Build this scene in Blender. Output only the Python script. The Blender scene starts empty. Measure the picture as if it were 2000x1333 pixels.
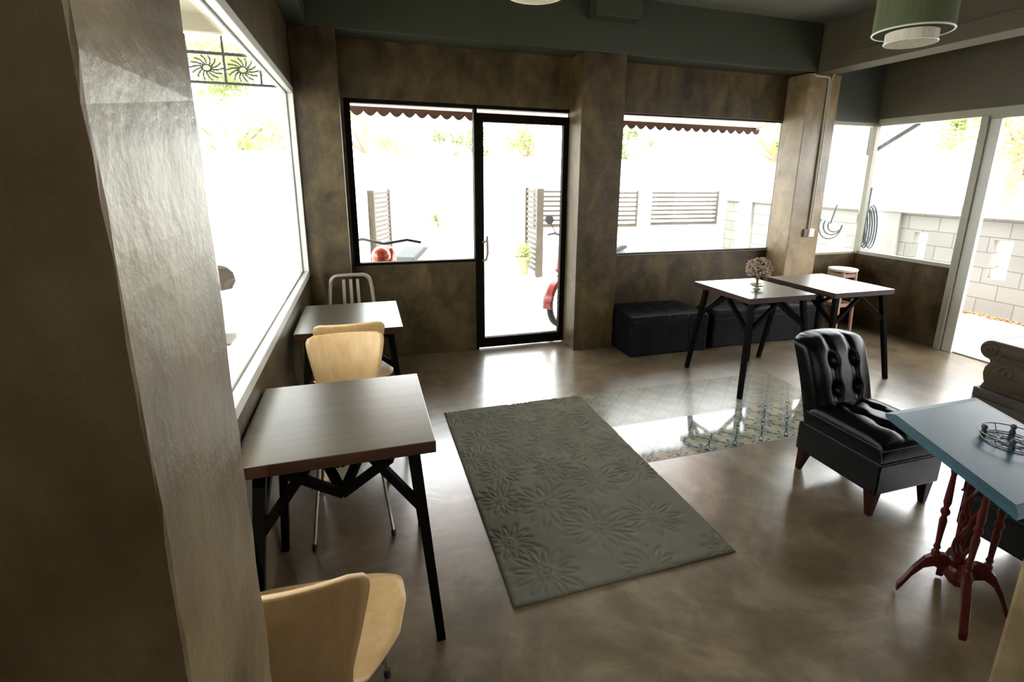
import bpy, bmesh, math, random
import numpy as np
from mathutils import Vector, Matrix
random.seed(7)
sc = bpy.context.scene
C = sc.collection
PI = math.pi

# ------------------------------------------------------------------ camera
F_PX, PX, PY = 987.0, 1025.7, 587.3
YAW, PIT, ROL, CAM_H = 0.3079275, 0.24010579, -0.01154983, 1.6
def camera_axes():
    cy, sy = math.cos(YAW), math.sin(YAW)
    f = Vector((sy*math.cos(PIT), cy*math.cos(PIT), -math.sin(PIT)))
    ri = Vector((cy, -sy, 0)); d = f.cross(ri)
    c, s = math.cos(ROL), math.sin(ROL)
    return c*ri + s*d, -s*ri + c*d, f
ax, ay, az = camera_axes()
cd = bpy.data.cameras.new('camera'); cam = bpy.data.objects.new('camera', cd); C.objects.link(cam)
m = Matrix.Identity(4)
for i in range(3):
    m[i][0] = ax[i]; m[i][1] = -ay[i]; m[i][2] = -az[i]
m[2][3] = CAM_H
cam.matrix_world = m
cd.sensor_width = 36.0; cd.lens = F_PX/2000*36.0
cd.shift_x = (1000-PX)/2000; cd.shift_y = (PY-666.5)/2000
cd.clip_start = 0.02; cd.clip_end = 200
sc.camera = cam

# ------------------------------------------------------------------ sky, sun, exposure
SKY, SUN, EXPOSURE = 9.0, 9.0, 0.25
w = bpy.data.worlds.new('sky'); sc.world = w; w.use_nodes = True
bg = w.node_tree.nodes['Background']
bg.inputs[0].default_value = (0.98, 0.985, 1.0, 1); bg.inputs[1].default_value = SKY
sd = bpy.data.lights.new('sun', 'SUN'); sd.energy = SUN; sd.angle = 0.02; sd.color = (1.0, 0.95, 0.86)
sun = bpy.data.objects.new('sun', sd); C.objects.link(sun)
sun.rotation_euler = Vector((0.12, 0.50, -1.0)).to_track_quat('-Z', 'Y').to_euler()
sun.location = (0, -5, 12)
vs = sc.view_settings
vs.view_transform = 'Standard'; vs.look = 'None'; vs.gamma = 1; vs.exposure = EXPOSURE; vs.use_curve_mapping = False
sc.cycles.max_bounces = 8; sc.cycles.diffuse_bounces = 4; sc.cycles.glossy_bounces = 4
sc.cycles.transparent_max_bounces = 12; sc.cycles.sample_clamp_indirect = 12
sc.cycles.caustics_reflective = False; sc.cycles.caustics_refractive = False

# ------------------------------------------------------------------ materials
def new_mat(name):
    mt = bpy.data.materials.new(name); mt.use_nodes = True
    nt = mt.node_tree; b = nt.nodes['Principled BSDF']
    return mt, nt, b
def nd(nt, typ, **kw):
    n = nt.nodes.new(typ)
    for k, v in kw.items(): setattr(n, k, v)
    return n
def noise(nt, scale, detail=4, rough=0.55, vec=None, dist=0.0):
    n = nd(nt, 'ShaderNodeTexNoise'); n.inputs['Scale'].default_value = scale
    n.inputs['Detail'].default_value = detail; n.inputs['Roughness'].default_value = rough
    n.inputs['Distortion'].default_value = dist
    if vec is not None: nt.links.new(vec, n.inputs['Vector'])
    return n
def coords(nt, scale=(1, 1, 1)):
    t = nd(nt, 'ShaderNodeTexCoord'); mp = nd(nt, 'ShaderNodeMapping')
    mp.inputs['Scale'].default_value = scale
    nt.links.new(t.outputs['Object'], mp.inputs['Vector'])
    return mp.outputs[0]
def ramp(nt, src, stops):
    r = nd(nt, 'ShaderNodeValToRGB')
    e = r.color_ramp.elements
    while len(e) < len(stops): e.new(0.5)
    for i, (p, c) in enumerate(stops):
        e[i].position = p; e[i].color = (c[0], c[1], c[2], 1) if not isinstance(c, (int, float)) else (c, c, c, 1)
    nt.links.new(src, r.inputs[0])
    return r
def simple(name, col, rough=0.5, metal=0.0, var=0.0, spec=0.5, bump=0.0, bscale=60, vscale=6, coat=0.0):
    mt, nt, b = new_mat(name)
    b.inputs['Base Color'].default_value = (*col, 1); b.inputs['Roughness'].default_value = rough
    b.inputs['Metallic'].default_value = metal; b.inputs['Specular IOR Level'].default_value = spec
    b.inputs['Coat Weight'].default_value = coat
    v = coords(nt)
    n = noise(nt, vscale, 5, vec=v)
    lo = tuple(c*(1-var) for c in col); hi = tuple(min(1, c*(1+var)) for c in col)
    r = ramp(nt, n.outputs[0], [(0.3, lo), (0.7, hi)])
    nt.links.new(r.outputs[0], b.inputs['Base Color'])
    if bump > 0:
        n2 = noise(nt, bscale, 3, vec=v); bp = nd(nt, 'ShaderNodeBump'); bp.inputs['Strength'].default_value = bump
        bp.inputs['Distance'].default_value = 0.005
        nt.links.new(n2.outputs[0], bp.inputs['Height']); nt.links.new(bp.outputs[0], b.inputs['Normal'])
    return mt
def plaster(name, dark, light, rough=0.4, spec=0.5, bump=0.25, bs=22):
    mt, nt, b = new_mat(name)
    v = coords(nt); vz = coords(nt, (2.0, 2.0, 1.1))
    a = noise(nt, 1.6, 7, 0.62, vz, 0.6); c2 = noise(nt, 7, 6, 0.6, v, 0.3)
    mx = nd(nt, 'ShaderNodeMath', operation='MULTIPLY_ADD'); mx.inputs[1].default_value = 0.35
    nt.links.new(c2.outputs[0], mx.inputs[0])
    m2 = nd(nt, 'ShaderNodeMath', operation='MULTIPLY'); m2.inputs[1].default_value = 0.65
    nt.links.new(a.outputs[0], m2.inputs[0]); nt.links.new(m2.outputs[0], mx.inputs[2])
    r = ramp(nt, mx.outputs[0], [(0.37, dark), (0.51, tuple((p+q)/2 for p, q in zip(dark, light))), (0.63, light)])
    nt.links.new(r.outputs[0], b.inputs['Base Color'])
    b.inputs['Roughness'].default_value = rough
    b.inputs['Specular IOR Level'].default_value = spec
    bp = nd(nt, 'ShaderNodeBump'); bp.inputs['Strength'].default_value = bump; bp.inputs['Distance'].default_value = 0.012
    fine = noise(nt, bs, 6, 0.62, v); nt.links.new(fine.outputs[0], bp.inputs['Height'])
    nt.links.new(bp.outputs[0], b.inputs['Normal'])
    return mt
def wood(name, c1, c2, rough=0.35, axis=0, scale=1.0, coat=0.0, spec=0.5):
    mt, nt, b = new_mat(name)
    s = [28*scale]*3; s[axis] = 1.6*scale
    v = coords(nt, tuple(s)); n = noise(nt, 1.0, 6, 0.6, v, 0.4)
    r = ramp(nt, n.outputs[0], [(0.3, c1), (0.7, c2)]); nt.links.new(r.outputs[0], b.inputs['Base Color'])
    b.inputs['Roughness'].default_value = rough; b.inputs['Coat Weight'].default_value = coat; b.inputs['Coat Roughness'].default_value = 0.2
    b.inputs['Specular IOR Level'].default_value = spec
    bp = nd(nt, 'ShaderNodeBump'); bp.inputs['Strength'].default_value = 0.06; bp.inputs['Distance'].default_value = 0.003
    nt.links.new(n.outputs[0], bp.inputs['Height']); nt.links.new(bp.outputs[0], b.inputs['Normal'])
    return mt
def glass_mat(name, refl=0.09):
    mt, nt, b = new_mat(name); nt.nodes.remove(b)
    out = nt.nodes['Material Output']
    tr = nd(nt, 'ShaderNodeBsdfTransparent'); tr.inputs[0].default_value = (0.95, 0.97, 0.96, 1)
    gl = nd(nt, 'ShaderNodeBsdfGlossy'); gl.inputs['Roughness'].default_value = 0.01
    lw = nd(nt, 'ShaderNodeLayerWeight'); lw.inputs[0].default_value = 0.2
    mu = nd(nt, 'ShaderNodeMath', operation='MULTIPLY'); mu.inputs[1].default_value = refl*4
    nt.links.new(lw.outputs['Fresnel'], mu.inputs[0])
    mix = nd(nt, 'ShaderNodeMixShader'); nt.links.new(mu.outputs[0], mix.inputs[0])
    nt.links.new(tr.outputs[0], mix.inputs[1]); nt.links.new(gl.outputs[0], mix.inputs[2])
    nt.links.new(mix.outputs[0], out.inputs[0])
    return mt
def translucent(name, col, amount=0.5, rough=0.8):
    mt, nt, b = new_mat(name); out = nt.nodes['Material Output']
    b.inputs['Base Color'].default_value = (*col, 1); b.inputs['Roughness'].default_value = rough
    v = coords(nt, (40, 40, 6)); n = noise(nt, 1.0, 4, 0.6, v)
    r = ramp(nt, n.outputs[0], [(0.3, tuple(c*0.8 for c in col)), (0.7, tuple(min(1, c*1.15) for c in col))])
    nt.links.new(r.outputs[0], b.inputs['Base Color'])
    t = nd(nt, 'ShaderNodeBsdfTranslucent'); nt.links.new(r.outputs[0], t.inputs[0])
    mix = nd(nt, 'ShaderNodeMixShader'); mix.inputs[0].default_value = amount
    nt.links.new(b.outputs[0], mix.inputs[1]); nt.links.new(t.outputs[0], mix.inputs[2])
    nt.links.new(mix.outputs[0], out.inputs[0])
    return mt

M = {}
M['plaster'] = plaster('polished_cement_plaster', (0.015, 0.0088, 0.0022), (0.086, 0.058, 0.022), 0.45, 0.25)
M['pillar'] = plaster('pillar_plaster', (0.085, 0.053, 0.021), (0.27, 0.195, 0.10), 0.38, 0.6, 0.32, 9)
M['beam'] = simple('beam_paint', (0.021, 0.0235, 0.010), 0.6, var=0.08)
M['ceil'] = simple('ceiling_paint', (0.088, 0.088, 0.068), 0.7, var=0.05)
M['header'] = simple('header_paint', (0.054, 0.043, 0.021), 0.6, var=0.08)
M['alcove'] = simple('alcove_grey_paint', (0.048, 0.052, 0.043), 0.6, var=0.05)
M['black_metal'] = simple('black_metal', (0.003, 0.0026, 0.002), 0.5, var=0.2, spec=0.02)
M['frame_dark'] = simple('dark_aluminium', (0.005, 0.0035, 0.002), 0.5, var=0.2, spec=0.03)
M['frame_brown'] = simple('brown_aluminium', (0.10, 0.065, 0.045), 0.45, var=0.15)
M['white_alu'] = simple('white_aluminium', (0.52, 0.51, 0.45), 0.4, var=0.04)
M['cream_alu'] = simple('cream_aluminium', (0.26, 0.24, 0.18), 0.45, var=0.05)
M['groove'] = simple('gasket', (0.06, 0.06, 0.05), 0.6)
M['glass'] = glass_mat('window_glass')
M['chrome'] = simple('chrome', (0.62, 0.60, 0.56), 0.22, metal=1.0)
M['steel'] = simple('brushed_aluminium', (0.20, 0.165, 0.12), 0.45, metal=0.3, var=0.08)
M['rubber'] = simple('black_rubber', (0.012, 0.012, 0.012), 0.6)
M['ply'] = wood('plywood_veneer', (0.41, 0.255, 0.100), (0.51, 0.335, 0.150), 0.38, axis=2, scale=1.2)
M['ply_edge'] = wood('plywood_edge', (0.50, 0.33, 0.17), (0.66, 0.47, 0.27), 0.5, axis=0, scale=2)
M['table_wood'] = wood('dark_table_wood', (0.028, 0.020, 0.009), (0.060, 0.045, 0.021), 0.30, axis=0, scale=0.8, spec=0.75, coat=0.18)
M['table_edge'] = wood('dark_table_edge', (0.016, 0.006, 0.003), (0.032, 0.013, 0.006), 0.45, axis=0, spec=0.2)
M['leather'] = simple('black_leather', (0.002, 0.002, 0.002), 0.20, var=0.2, spec=0.14, bump=0.25, bscale=180)
M['leather_dull'] = simple('charcoal_leatherette', (0.0045, 0.004, 0.0048), 0.42, var=0.2, spec=0.07, bump=0.3, bscale=120)
M['red_wood'] = simple('red_brown_wood', (0.04, 0.006, 0.004), 0.3, var=0.3, vscale=14, spec=0.12)
M['chair_leg'] = simple('dark_leg_wood', (0.016, 0.004, 0.0025), 0.35, var=0.3, vscale=14, spec=0.08)
M['blue_paint'] = simple('blue_painted_top', (0.020, 0.062, 0.092), 0.34, var=0.15, vscale=9, spec=0.16)
M['blue_edge'] = simple('blue_painted_edge', (0.022, 0.060, 0.080), 0.4, var=0.12, spec=0.12)
M['rug'] = simple('rug_wool', (0.118, 0.112, 0.082), 0.95, var=0.10, vscale=5, spec=0.15, bump=0.5, bscale=260)
M['shade_green'] = translucent('green_raffia_shade', (0.095, 0.115, 0.05), 0.35)
M['shade_white'] = translucent('white_fabric_shade', (0.72, 0.68, 0.56), 0.4)
M['flower'] = simple('dried_flower', (0.30, 0.225, 0.17), 0.9, var=0.4, vscale=60)
M['stem'] = simple('dried_stem', (0.12, 0.10, 0.045), 0.8, var=0.2)
M['ceramic'] = simple('pale_ceramic', (0.24, 0.21, 0.10), 0.25, var=0.1)
M['stool_top'] = simple('stool_seat', (0.62, 0.56, 0.48), 0.4, var=0.08)
M['stool_wood'] = simple('pink_brown_wood', (0.42, 0.25, 0.185), 0.5, var=0.12)
M['carved'] = wood('weathered_carved_wood', (0.035, 0.024, 0.011), (0.085, 0.062, 0.034), 0.5, axis=1, scale=0.5, spec=0.3)
M['carved_top'] = simple('polished_slab_top', (0.30, 0.31, 0.30), 0.16, var=0.1)  # glossy; the pale tone paints glare on the carved bench's top
M['plastic_white'] = simple('white_plastic', (0.55, 0.53, 0.46), 0.45)
M['conduit'] = simple('conduit_plastic', (0.30, 0.275, 0.215), 0.5)
M['plastic_brown'] = simple('brown_plastic', (0.10, 0.05, 0.025), 0.5)
M['concrete_out'] = simple('pale_concrete', (0.62, 0.60, 0.55), 0.8, var=0.06, vscale=2)
M['white_wall'] = simple('white_render', (0.80, 0.80, 0.77), 0.8, var=0.03)
M['slat'] = simple('weathered_slat', (0.035, 0.026, 0.018), 0.6, var=0.2)
M['post_dark'] = simple('post_paint', (0.045, 0.034, 0.022), 0.6, var=0.25)
M['awning'] = translucent('awning_canvas', (0.62, 0.50, 0.46), 0.6)
M['valance'] = translucent('valance_canvas', (0.085, 0.045, 0.032), 0.3)
M['iron_grey'] = simple('grey_ironwork', (0.06, 0.055, 0.045), 0.5)
M['iron'] = simple('wrought_iron', (0.02, 0.018, 0.015), 0.5)
M['soffit'] = simple('soffit_board', (0.32, 0.29, 0.21), 0.7, var=0.05)
M['leaf'] = translucent('leaf_green', (0.33, 0.40, 0.14), 0.4)
M['leaf_dark'] = translucent('leaf_olive', (0.17, 0.20, 0.075), 0.3)
M['bark'] = simple('bark', (0.22, 0.17, 0.12), 0.9, var=0.3)
M['red_paint'] = simple('red_fairing', (0.30, 0.012, 0.012), 0.25, coat=0.5)
M['orange_paint'] = simple('orange_fairing', (0.40, 0.05, 0.01), 0.25, coat=0.5)
M['grey_paint'] = simple('grey_panel', (0.30, 0.31, 0.34), 0.4)
M['hose'] = simple('blue_black_hose', (0.012, 0.02, 0.03), 0.4)
M['terracotta'] = simple('plant_pot', (0.30, 0.28, 0.14), 0.7)
M['tan'] = simple('tan_box', (0.52, 0.44, 0.26), 0.7)
M['outdoor_brown'] = simple('brown_board', (0.05, 0.032, 0.022), 0.6)
M['litter'] = simple('leaf_litter', (0.42, 0.20, 0.07), 0.95, var=0.3, vscale=30)
M['pink'] = simple('pink_petals', (0.62, 0.25, 0.20), 0.8, var=0.2)
M['dark_plinth'] = simple('dark_plinth', (0.045, 0.035, 0.028), 0.5, var=0.2)
M['wire'] = simple('green_black_wire', (0.015, 0.035, 0.03), 0.35)

def floor_mat():
    mt, nt, b = new_mat('polished_concrete')
    v = coords(nt)
    a = noise(nt, 1.3, 9, 0.66, v, 1.4); c2 = noise(nt, 5, 6, 0.6, v, 0.6); f = noise(nt, 28, 5, 0.6, v)
    mx = nd(nt, 'ShaderNodeMath', operation='MULTIPLY_ADD'); mx.inputs[1].default_value = 0.4
    m2 = nd(nt, 'ShaderNodeMath', operation='MULTIPLY'); m2.inputs[1].default_value = 0.6
    nt.links.new(a.outputs[0], m2.inputs[0]); nt.links.new(c2.outputs[0], mx.inputs[0]); nt.links.new(m2.outputs[0], mx.inputs[2])
    r = ramp(nt, mx.outputs[0], [(0.38, (0.058, 0.037, 0.015)), (0.5, (0.122, 0.085, 0.043)), (0.62, (0.22, 0.172, 0.105))])
    nt.links.new(r.outputs[0], b.inputs['Base Color'])
    b.inputs['Roughness'].default_value = 0.22
    b.inputs['Specular IOR Level'].default_value = 0.8
    b.inputs['Coat Weight'].default_value = 1.0; b.inputs['Coat Roughness'].default_value = 0.32; b.inputs['Coat IOR'].default_value = 1.65
    bp = nd(nt, 'ShaderNodeBump'); bp.inputs['Strength'].default_value = 0.22; bp.inputs['Distance'].default_value = 0.010
    nt.links.new(c2.outputs[0], bp.inputs['Height']); nt.links.new(bp.outputs[0], b.inputs['Normal'])
    return mt
M['floor'] = floor_mat()

def tile_mat(size, rough=0.07, veil=0.0):
    mt, nt, b = new_mat('patterned_cement_tile')
    L = nt.links
    t = nd(nt, 'ShaderNodeTexCoord'); sep = nd(nt, 'ShaderNodeSeparateXYZ'); L.new(t.outputs['Object'], sep.inputs[0])
    def mth(op, a, bb=None, c=None):
        n = nd(nt, 'ShaderNodeMath', operation=op)
        for i, s in enumerate((a, bb, c)):
            if s is None: continue
            if isinstance(s, (int, float)): n.inputs[i].default_value = s
            else: L.new(s, n.inputs[i])
        return n.outputs[0]
    u = mth('SUBTRACT', mth('FRACT', mth('DIVIDE', sep.outputs[0], size)), 0.5)
    v = mth('SUBTRACT', mth('FRACT', mth('DIVIDE', sep.outputs[1], size)), 0.5)
    au, av = mth('ABSOLUTE', u), mth('ABSOLUTE', v)
    r = mth('SQRT', mth('ADD', mth('MULTIPLY', u, u), mth('MULTIPLY', v, v)))
    an = mth('ARCTAN2', v, u)
    petal = mth('MULTIPLY_ADD', mth('COSINE', mth('MULTIPLY', an, 8)), 0.09, 0.23)
    flower = mth('LESS_THAN', mth('ABSOLUTE', mth('SUBTRACT', r, petal)), 0.05)
    core = mth('LESS_THAN', r, 0.075)
    cu, cv = mth('SUBTRACT', 0.5, au), mth('SUBTRACT', 0.5, av)
    rc = mth('SQRT', mth('ADD', mth('MULTIPLY', cu, cu), mth('MULTIPLY', cv, cv)))
    ring = mth('LESS_THAN', mth('ABSOLUTE', mth('SUBTRACT', rc, 0.20)), 0.05)
    dot = mth('LESS_THAN', rc, 0.08)
    leaf = mth('LESS_THAN', mth('ABSOLUTE', mth('SUBTRACT', au, av)), 0.04)
    leafm = mth('MULTIPLY', leaf, mth('GREATER_THAN', r, 0.30))
    grout = mth('GREATER_THAN', mth('MAXIMUM', au, av), 0.488)
    def mix(fac, a, bcol):
        n = nd(nt, 'ShaderNodeMix', data_type='RGBA'); L.new(fac, n.inputs[0])
        if isinstance(a, tuple): n.inputs[6].default_value = (*a, 1)
        else: L.new(a, n.inputs[6])
        n.inputs[7].default_value = (*bcol, 1)
        return n.outputs[2]
    def fd(q): return tuple(x*(1-veil)+y*veil for x, y in zip(q, (0.17, 0.15, 0.11)))
    ns = noise(nt, 9, 4, 0.6, t.outputs['Object'])
    base = ramp(nt, ns.outputs[0], [(0.35, fd((0.20, 0.175, 0.11))), (0.65, fd((0.34, 0.32, 0.24)))]).outputs[0]
    c = mix(flower, base, fd((0.060, 0.10, 0.13))); c = mix(ring, c, fd((0.13, 0.17, 0.19))); c = mix(leafm, c, fd((0.045, 0.07, 0.08)))
    c = mix(core, c, fd((0.03, 0.045, 0.06))); c = mix(dot, c, fd((0.035, 0.05, 0.065))); c = mix(grout, c, fd((0.26, 0.23, 0.17)))
    L.new(c, b.inputs['Base Color']); b.inputs['Roughness'].default_value = rough; b.inputs['Specular IOR Level'].default_value = 0.5
    return mt
M['tile'] = tile_mat(0.2)
M['tile_worn'] = tile_mat(0.2, 0.25, 0.55)  # rougher tiles, pattern dulled to paint the floor reflection veiling it

def block_mat():
    mt, nt, b = new_mat('concrete_block')
    t = nd(nt, 'ShaderNodeTexCoord'); sep = nd(nt, 'ShaderNodeSeparateXYZ'); nt.links.new(t.outputs['Object'], sep.inputs[0])
    add = nd(nt, 'ShaderNodeMath', operation='ADD'); nt.links.new(sep.outputs[0], add.inputs[0]); nt.links.new(sep.outputs[1], add.inputs[1])
    cmb = nd(nt, 'ShaderNodeCombineXYZ'); nt.links.new(add.outputs[0], cmb.inputs[0]); nt.links.new(sep.outputs[2], cmb.inputs[1])
    br = nd(nt, 'ShaderNodeTexBrick'); nt.links.new(cmb.outputs[0], br.inputs[0])
    br.inputs['Color1'].default_value = (0.20, 0.196, 0.18, 1); br.inputs['Color2'].default_value = (0.225, 0.218, 0.20, 1)
    br.inputs['Mortar'].default_value = (0.115, 0.11, 0.10, 1); br.inputs['Scale'].default_value = 1.0
    br.inputs['Brick Width'].default_value = 0.40; br.inputs['Row Height'].default_value = 0.19; br.inputs['Mortar Size'].default_value = 0.006
    nt.links.new(br.outputs[0], b.inputs['Base Color']); b.inputs['Roughness'].default_value = 0.9
    return mt
M['block'] = block_mat()
M['cap'] = simple('wall_cap', (0.24, 0.236, 0.222), 0.9, var=0.1)
M['gravel'] = simple('pale_gravel', (0.36, 0.33, 0.30), 0.95, var=0.2, vscale=25, bump=0.8, bscale=60)

# ------------------------------------------------------------------ mesh helpers
def box(bm, x0, x1, y0, y1, z0, z1):
    vs_ = [bm.verts.new((x, y, z)) for z in (z0, z1) for y in (y0, y1) for x in (x0, x1)]
    for f in ((0, 2, 3, 1), (4, 5, 7, 6), (0, 1, 5, 4), (2, 6, 7, 3), (0, 4, 6, 2), (1, 3, 7, 5)):
        bm.faces.new([vs_[i] for i in f])
    return vs_
def bar(bm, p, q, a, b=None, up=(0, 0, 1), a2=None, b2=None):
    b = b or a; a2 = a2 or a; b2 = b2 or b
    p, q = Vector(p), Vector(q); d = (q-p).normalized(); u = Vector(up)
    if abs(d.dot(u)) > 0.97: u = Vector((0, 1, 0))
    s = d.cross(u).normalized(); t = s.cross(d).normalized()
    r1 = [bm.verts.new(p + s*i*a/2 + t*j*b/2) for i, j in ((-1, -1), (1, -1), (1, 1), (-1, 1))]
    r2 = [bm.verts.new(q + s*i*a2/2 + t*j*b2/2) for i, j in ((-1, -1), (1, -1), (1, 1), (-1, 1))]
    for i in range(4):
        bm.faces.new((r1[i], r1[(i+1) % 4], r2[(i+1) % 4], r2[i]))
    bm.faces.new(r1[::-1]); bm.faces.new(r2)
def tube(bm, pts, r, seg=8, closed=False):
    pts = [Vector(p) for p in pts]; n = len(pts)
    rs = r if isinstance(r, (list, tuple)) else [r]*n
    rings = []; prev = None
    for i, p in enumerate(pts):
        if closed: d = (pts[(i+1) % n]-pts[i-1]).normalized()
        elif i == 0: d = (pts[1]-p).normalized()
        elif i == n-1: d = (p-pts[i-1]).normalized()
        else: d = (pts[i+1]-pts[i-1]).normalized()
        if prev is None:
            u = Vector((0, 0, 1)) if abs(d.z) < 0.9 else Vector((0, 1, 0))
        else: u = prev
        s = d.cross(u).normalized(); t = s.cross(d).normalized(); prev = t
        rings.append([bm.verts.new(p + (s*math.cos(a) + t*math.sin(a))*rs[i]) for a in (2*PI*k/seg for k in range(seg))])
    m_ = n if closed else n-1
    for i in range(m_):
        A, B = rings[i], rings[(i+1) % n]
        for k in range(seg):
            bm.faces.new((A[k], A[(k+1) % seg], B[(k+1) % seg], B[k]))
    if not closed:
        bm.faces.new(rings[0][::-1]); bm.faces.new(rings[-1])
def lathe(bm, prof, c=(0, 0, 0), seg=24, rot=None):
    rings = []
    for r, z in prof:
        ring = []
        for k in range(seg):
            a = 2*PI*k/seg; p = Vector((r*math.cos(a), r*math.sin(a), z))
            if rot is not None: p = rot @ p
            ring.append(bm.verts.new(p + Vector(c)))
        rings.append(ring)
    for A, B in zip(rings, rings[1:]):
        for k in range(seg): bm.faces.new((A[k], A[(k+1) % seg], B[(k+1) % seg], B[k]))
    if prof[0][0] > 1e-5: bm.faces.new(rings[0][::-1])
    if prof[-1][0] > 1e-5: bm.faces.new(rings[-1])
def prism(bm, poly, axis, a, b):
    """extrude a 2-D outline along an axis ('x','y','z') between a and b"""
    def P(u, v, w_): return {'x': (w_, u, v), 'y': (u, w_, v), 'z': (u, v, w_)}[axis]
    A = [bm.verts.new(P(u, v, a)) for u, v in poly]; B = [bm.verts.new(P(u, v, b)) for u, v in poly]
    n = len(poly)
    for i in range(n): bm.faces.new((A[i], A[(i+1) % n], B[(i+1) % n], B[i]))
    bm.faces.new(A[::-1]); bm.faces.new(B)
def grid_pair(bm, nu, nv, front, back):
    """closed body between two surfaces given as functions of u,v in -1..1"""
    A = [[bm.verts.new(front(-1+2*i/nu, -1+2*j/nv)) for i in range(nu+1)] for j in range(nv+1)]
    B = [[bm.verts.new(back(-1+2*i/nu, -1+2*j/nv)) for i in range(nu+1)] for j in range(nv+1)]
    for j in range(nv):
        for i in range(nu):
            bm.faces.new((A[j][i], A[j][i+1], A[j+1][i+1], A[j+1][i]))
            bm.faces.new((B[j][i], B[j+1][i], B[j+1][i+1], B[j][i+1]))
    rim = [(0, i) for i in range(nu)] + [(j, nu) for j in range(nv)] + [(nv, i) for i in range(nu, 0, -1)] + [(j, 0) for j in range(nv, 0, -1)]
    for k in range(len(rim)):
        (j0, i0), (j1, i1) = rim[k], rim[(k+1) % len(rim)]
        bm.faces.new((A[j0][i0], B[j0][i0], B[j1][i1], A[j1][i1]))
def obj(name, bm, mat, parent=None, smooth=False, bevel=0.0, bseg=2, loc=None):
    bmesh.ops.recalc_face_normals(bm, faces=bm.faces[:])
    me = bpy.data.meshes.new(name); bm.to_mesh(me); bm.free()
    mats = mat if isinstance(mat, (list, tuple)) else [mat]
    for x in mats: me.materials.append(x)
    if smooth:
        me.polygons.foreach_set('use_smooth', [True]*len(me.polygons))
        try: me.set_sharp_from_angle(angle=math.radians(48))
        except Exception: pass
    o = bpy.data.objects.new(name, me); C.objects.link(o)
    if parent is not None: o.parent = parent
    if loc is not None: o.location = loc
    if bevel > 0:
        md = o.modifiers.new('bevel', 'BEVEL'); md.width = bevel; md.segments = bseg; md.limit_method = 'ANGLE'; md.angle_limit = math.radians(40)
    return o
def B(): return bmesh.new()
def tag(o, label, cat, group=None, kind=None):
    o['label'] = label; o['category'] = cat
    if group: o['group'] = group
    if kind: o['kind'] = kind
    return o
def thing(name, label, cat, loc=(0, 0, 0), rotz=0.0, group=None):
    o = bpy.data.objects.new(name, None); C.objects.link(o); o.empty_display_size = 0.1
    o.location = loc; o.rotation_euler = (0, 0, rotz)
    return tag(o, label, cat, group)
def struct(name, bm, mat, parent=None, bevel=0.0, label=None):
    o = obj(name, bm, mat, parent, bevel=bevel)
    if parent is None: o['kind'] = 'structure'
    if label: o['label'] = label
    return o
def sempty(name, label=None):
    o = bpy.data.objects.new(name, None); C.objects.link(o); o['kind'] = 'structure'
    if label: o['label'] = label
    return o
def dup(root, loc, rotz, label, name=None):
    r = root.copy(); C.objects.link(r); r.location = loc; r.rotation_euler = (0, 0, rotz); r['label'] = label
    for ch in list(root.children):
        c = ch.copy(); C.objects.link(c); c.parent = r
        for g in ch.children:
            d = g.copy(); C.objects.link(d); d.parent = c
    return r
def boxes(*bs):
    bm = B()
    for b_ in bs: box(bm, *b_)
    return bm

# ------------------------------------------------------------------ room shell
CZ = 3.05
struct('floor', boxes((-0.60, 5.42, -2.6, 4.64, -0.12, 0.0)), M['floor'], label='glossy brown polished concrete floor')
struct('ceiling', boxes((-0.60, 5.60, -2.6, 4.64, CZ, CZ+0.2)), M['ceil'])
# patterned tiles let into the floor
o = struct('floor_tile_inlay', boxes((1.40, 3.20, 2.28, 2.72, -0.02, 0.0012)), M['tile'], label='band of shiny blue and cream patterned tiles set in the floor')
struct('floor_tile_inlay', boxes((1.40, 3.20, 2.72, 3.24, -0.02, 0.0010)), M['tile_worn'], label='band of faded patterned tiles beyond the shiny ones')
# back wall: openings for window 1, the glass door and window 2
ZT, ZS = 2.19, 0.845
struct('wall_back', boxes(
    (-0.505, -0.10, 4.47, 4.62, 0, CZ), (-0.10, 1.865, 4.47, 4.62, ZT, CZ), (-0.10, 0.945, 4.47, 4.62, 0, ZS),
    (1.865, 2.10, 4.47, 4.62, 0, CZ), (2.10, 4.33, 4.47, 4.62, ZT, CZ), (2.10, 4.33, 4.47, 4.62, 0, 0.855),
    (4.33, 4.60, 4.47, 4.62, 0, CZ)), M['plaster'])
struct('wall_alcove', boxes((4.60, 5.45, 4.30, 4.40, 0, 0.80)), M['plaster'])
struct('wall_alcove_top', boxes((4.60, 5.45, 4.30, 4.40, 2.20, CZ)), M['alcove'])
struct('wall_left', boxes((-0.505, -0.434, 4.20, 4.47, 0, CZ), (-0.505, -0.434, 0.70, 4.20, 0, 0.827), (-0.505, -0.434, 0.70, 4.20, 2.206, CZ),
                          (-0.505, -0.434, -2.6, 0.70, 0, CZ)), M['plaster'])
struct('wall_right', boxes((5.30, 5.42, 3.30, 4.30, 0, 0.80), (5.30, 5.42, 0.55, 0.90, 0, CZ), (5.30, 5.42, -1.6, 0.55, 0, 0.8), (5.30, 5.42, -1.6, 0.55, 2.2, CZ), (5.30, 5.42, -2.6, -1.6, 0, CZ)), M['plaster'])  # opening behind the camera is unseen, added to light the near surfaces
struct('wall_right_header', boxes((5.30, 5.42, 0.90, 4.30, 2.235, CZ)), M['header'])
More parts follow.
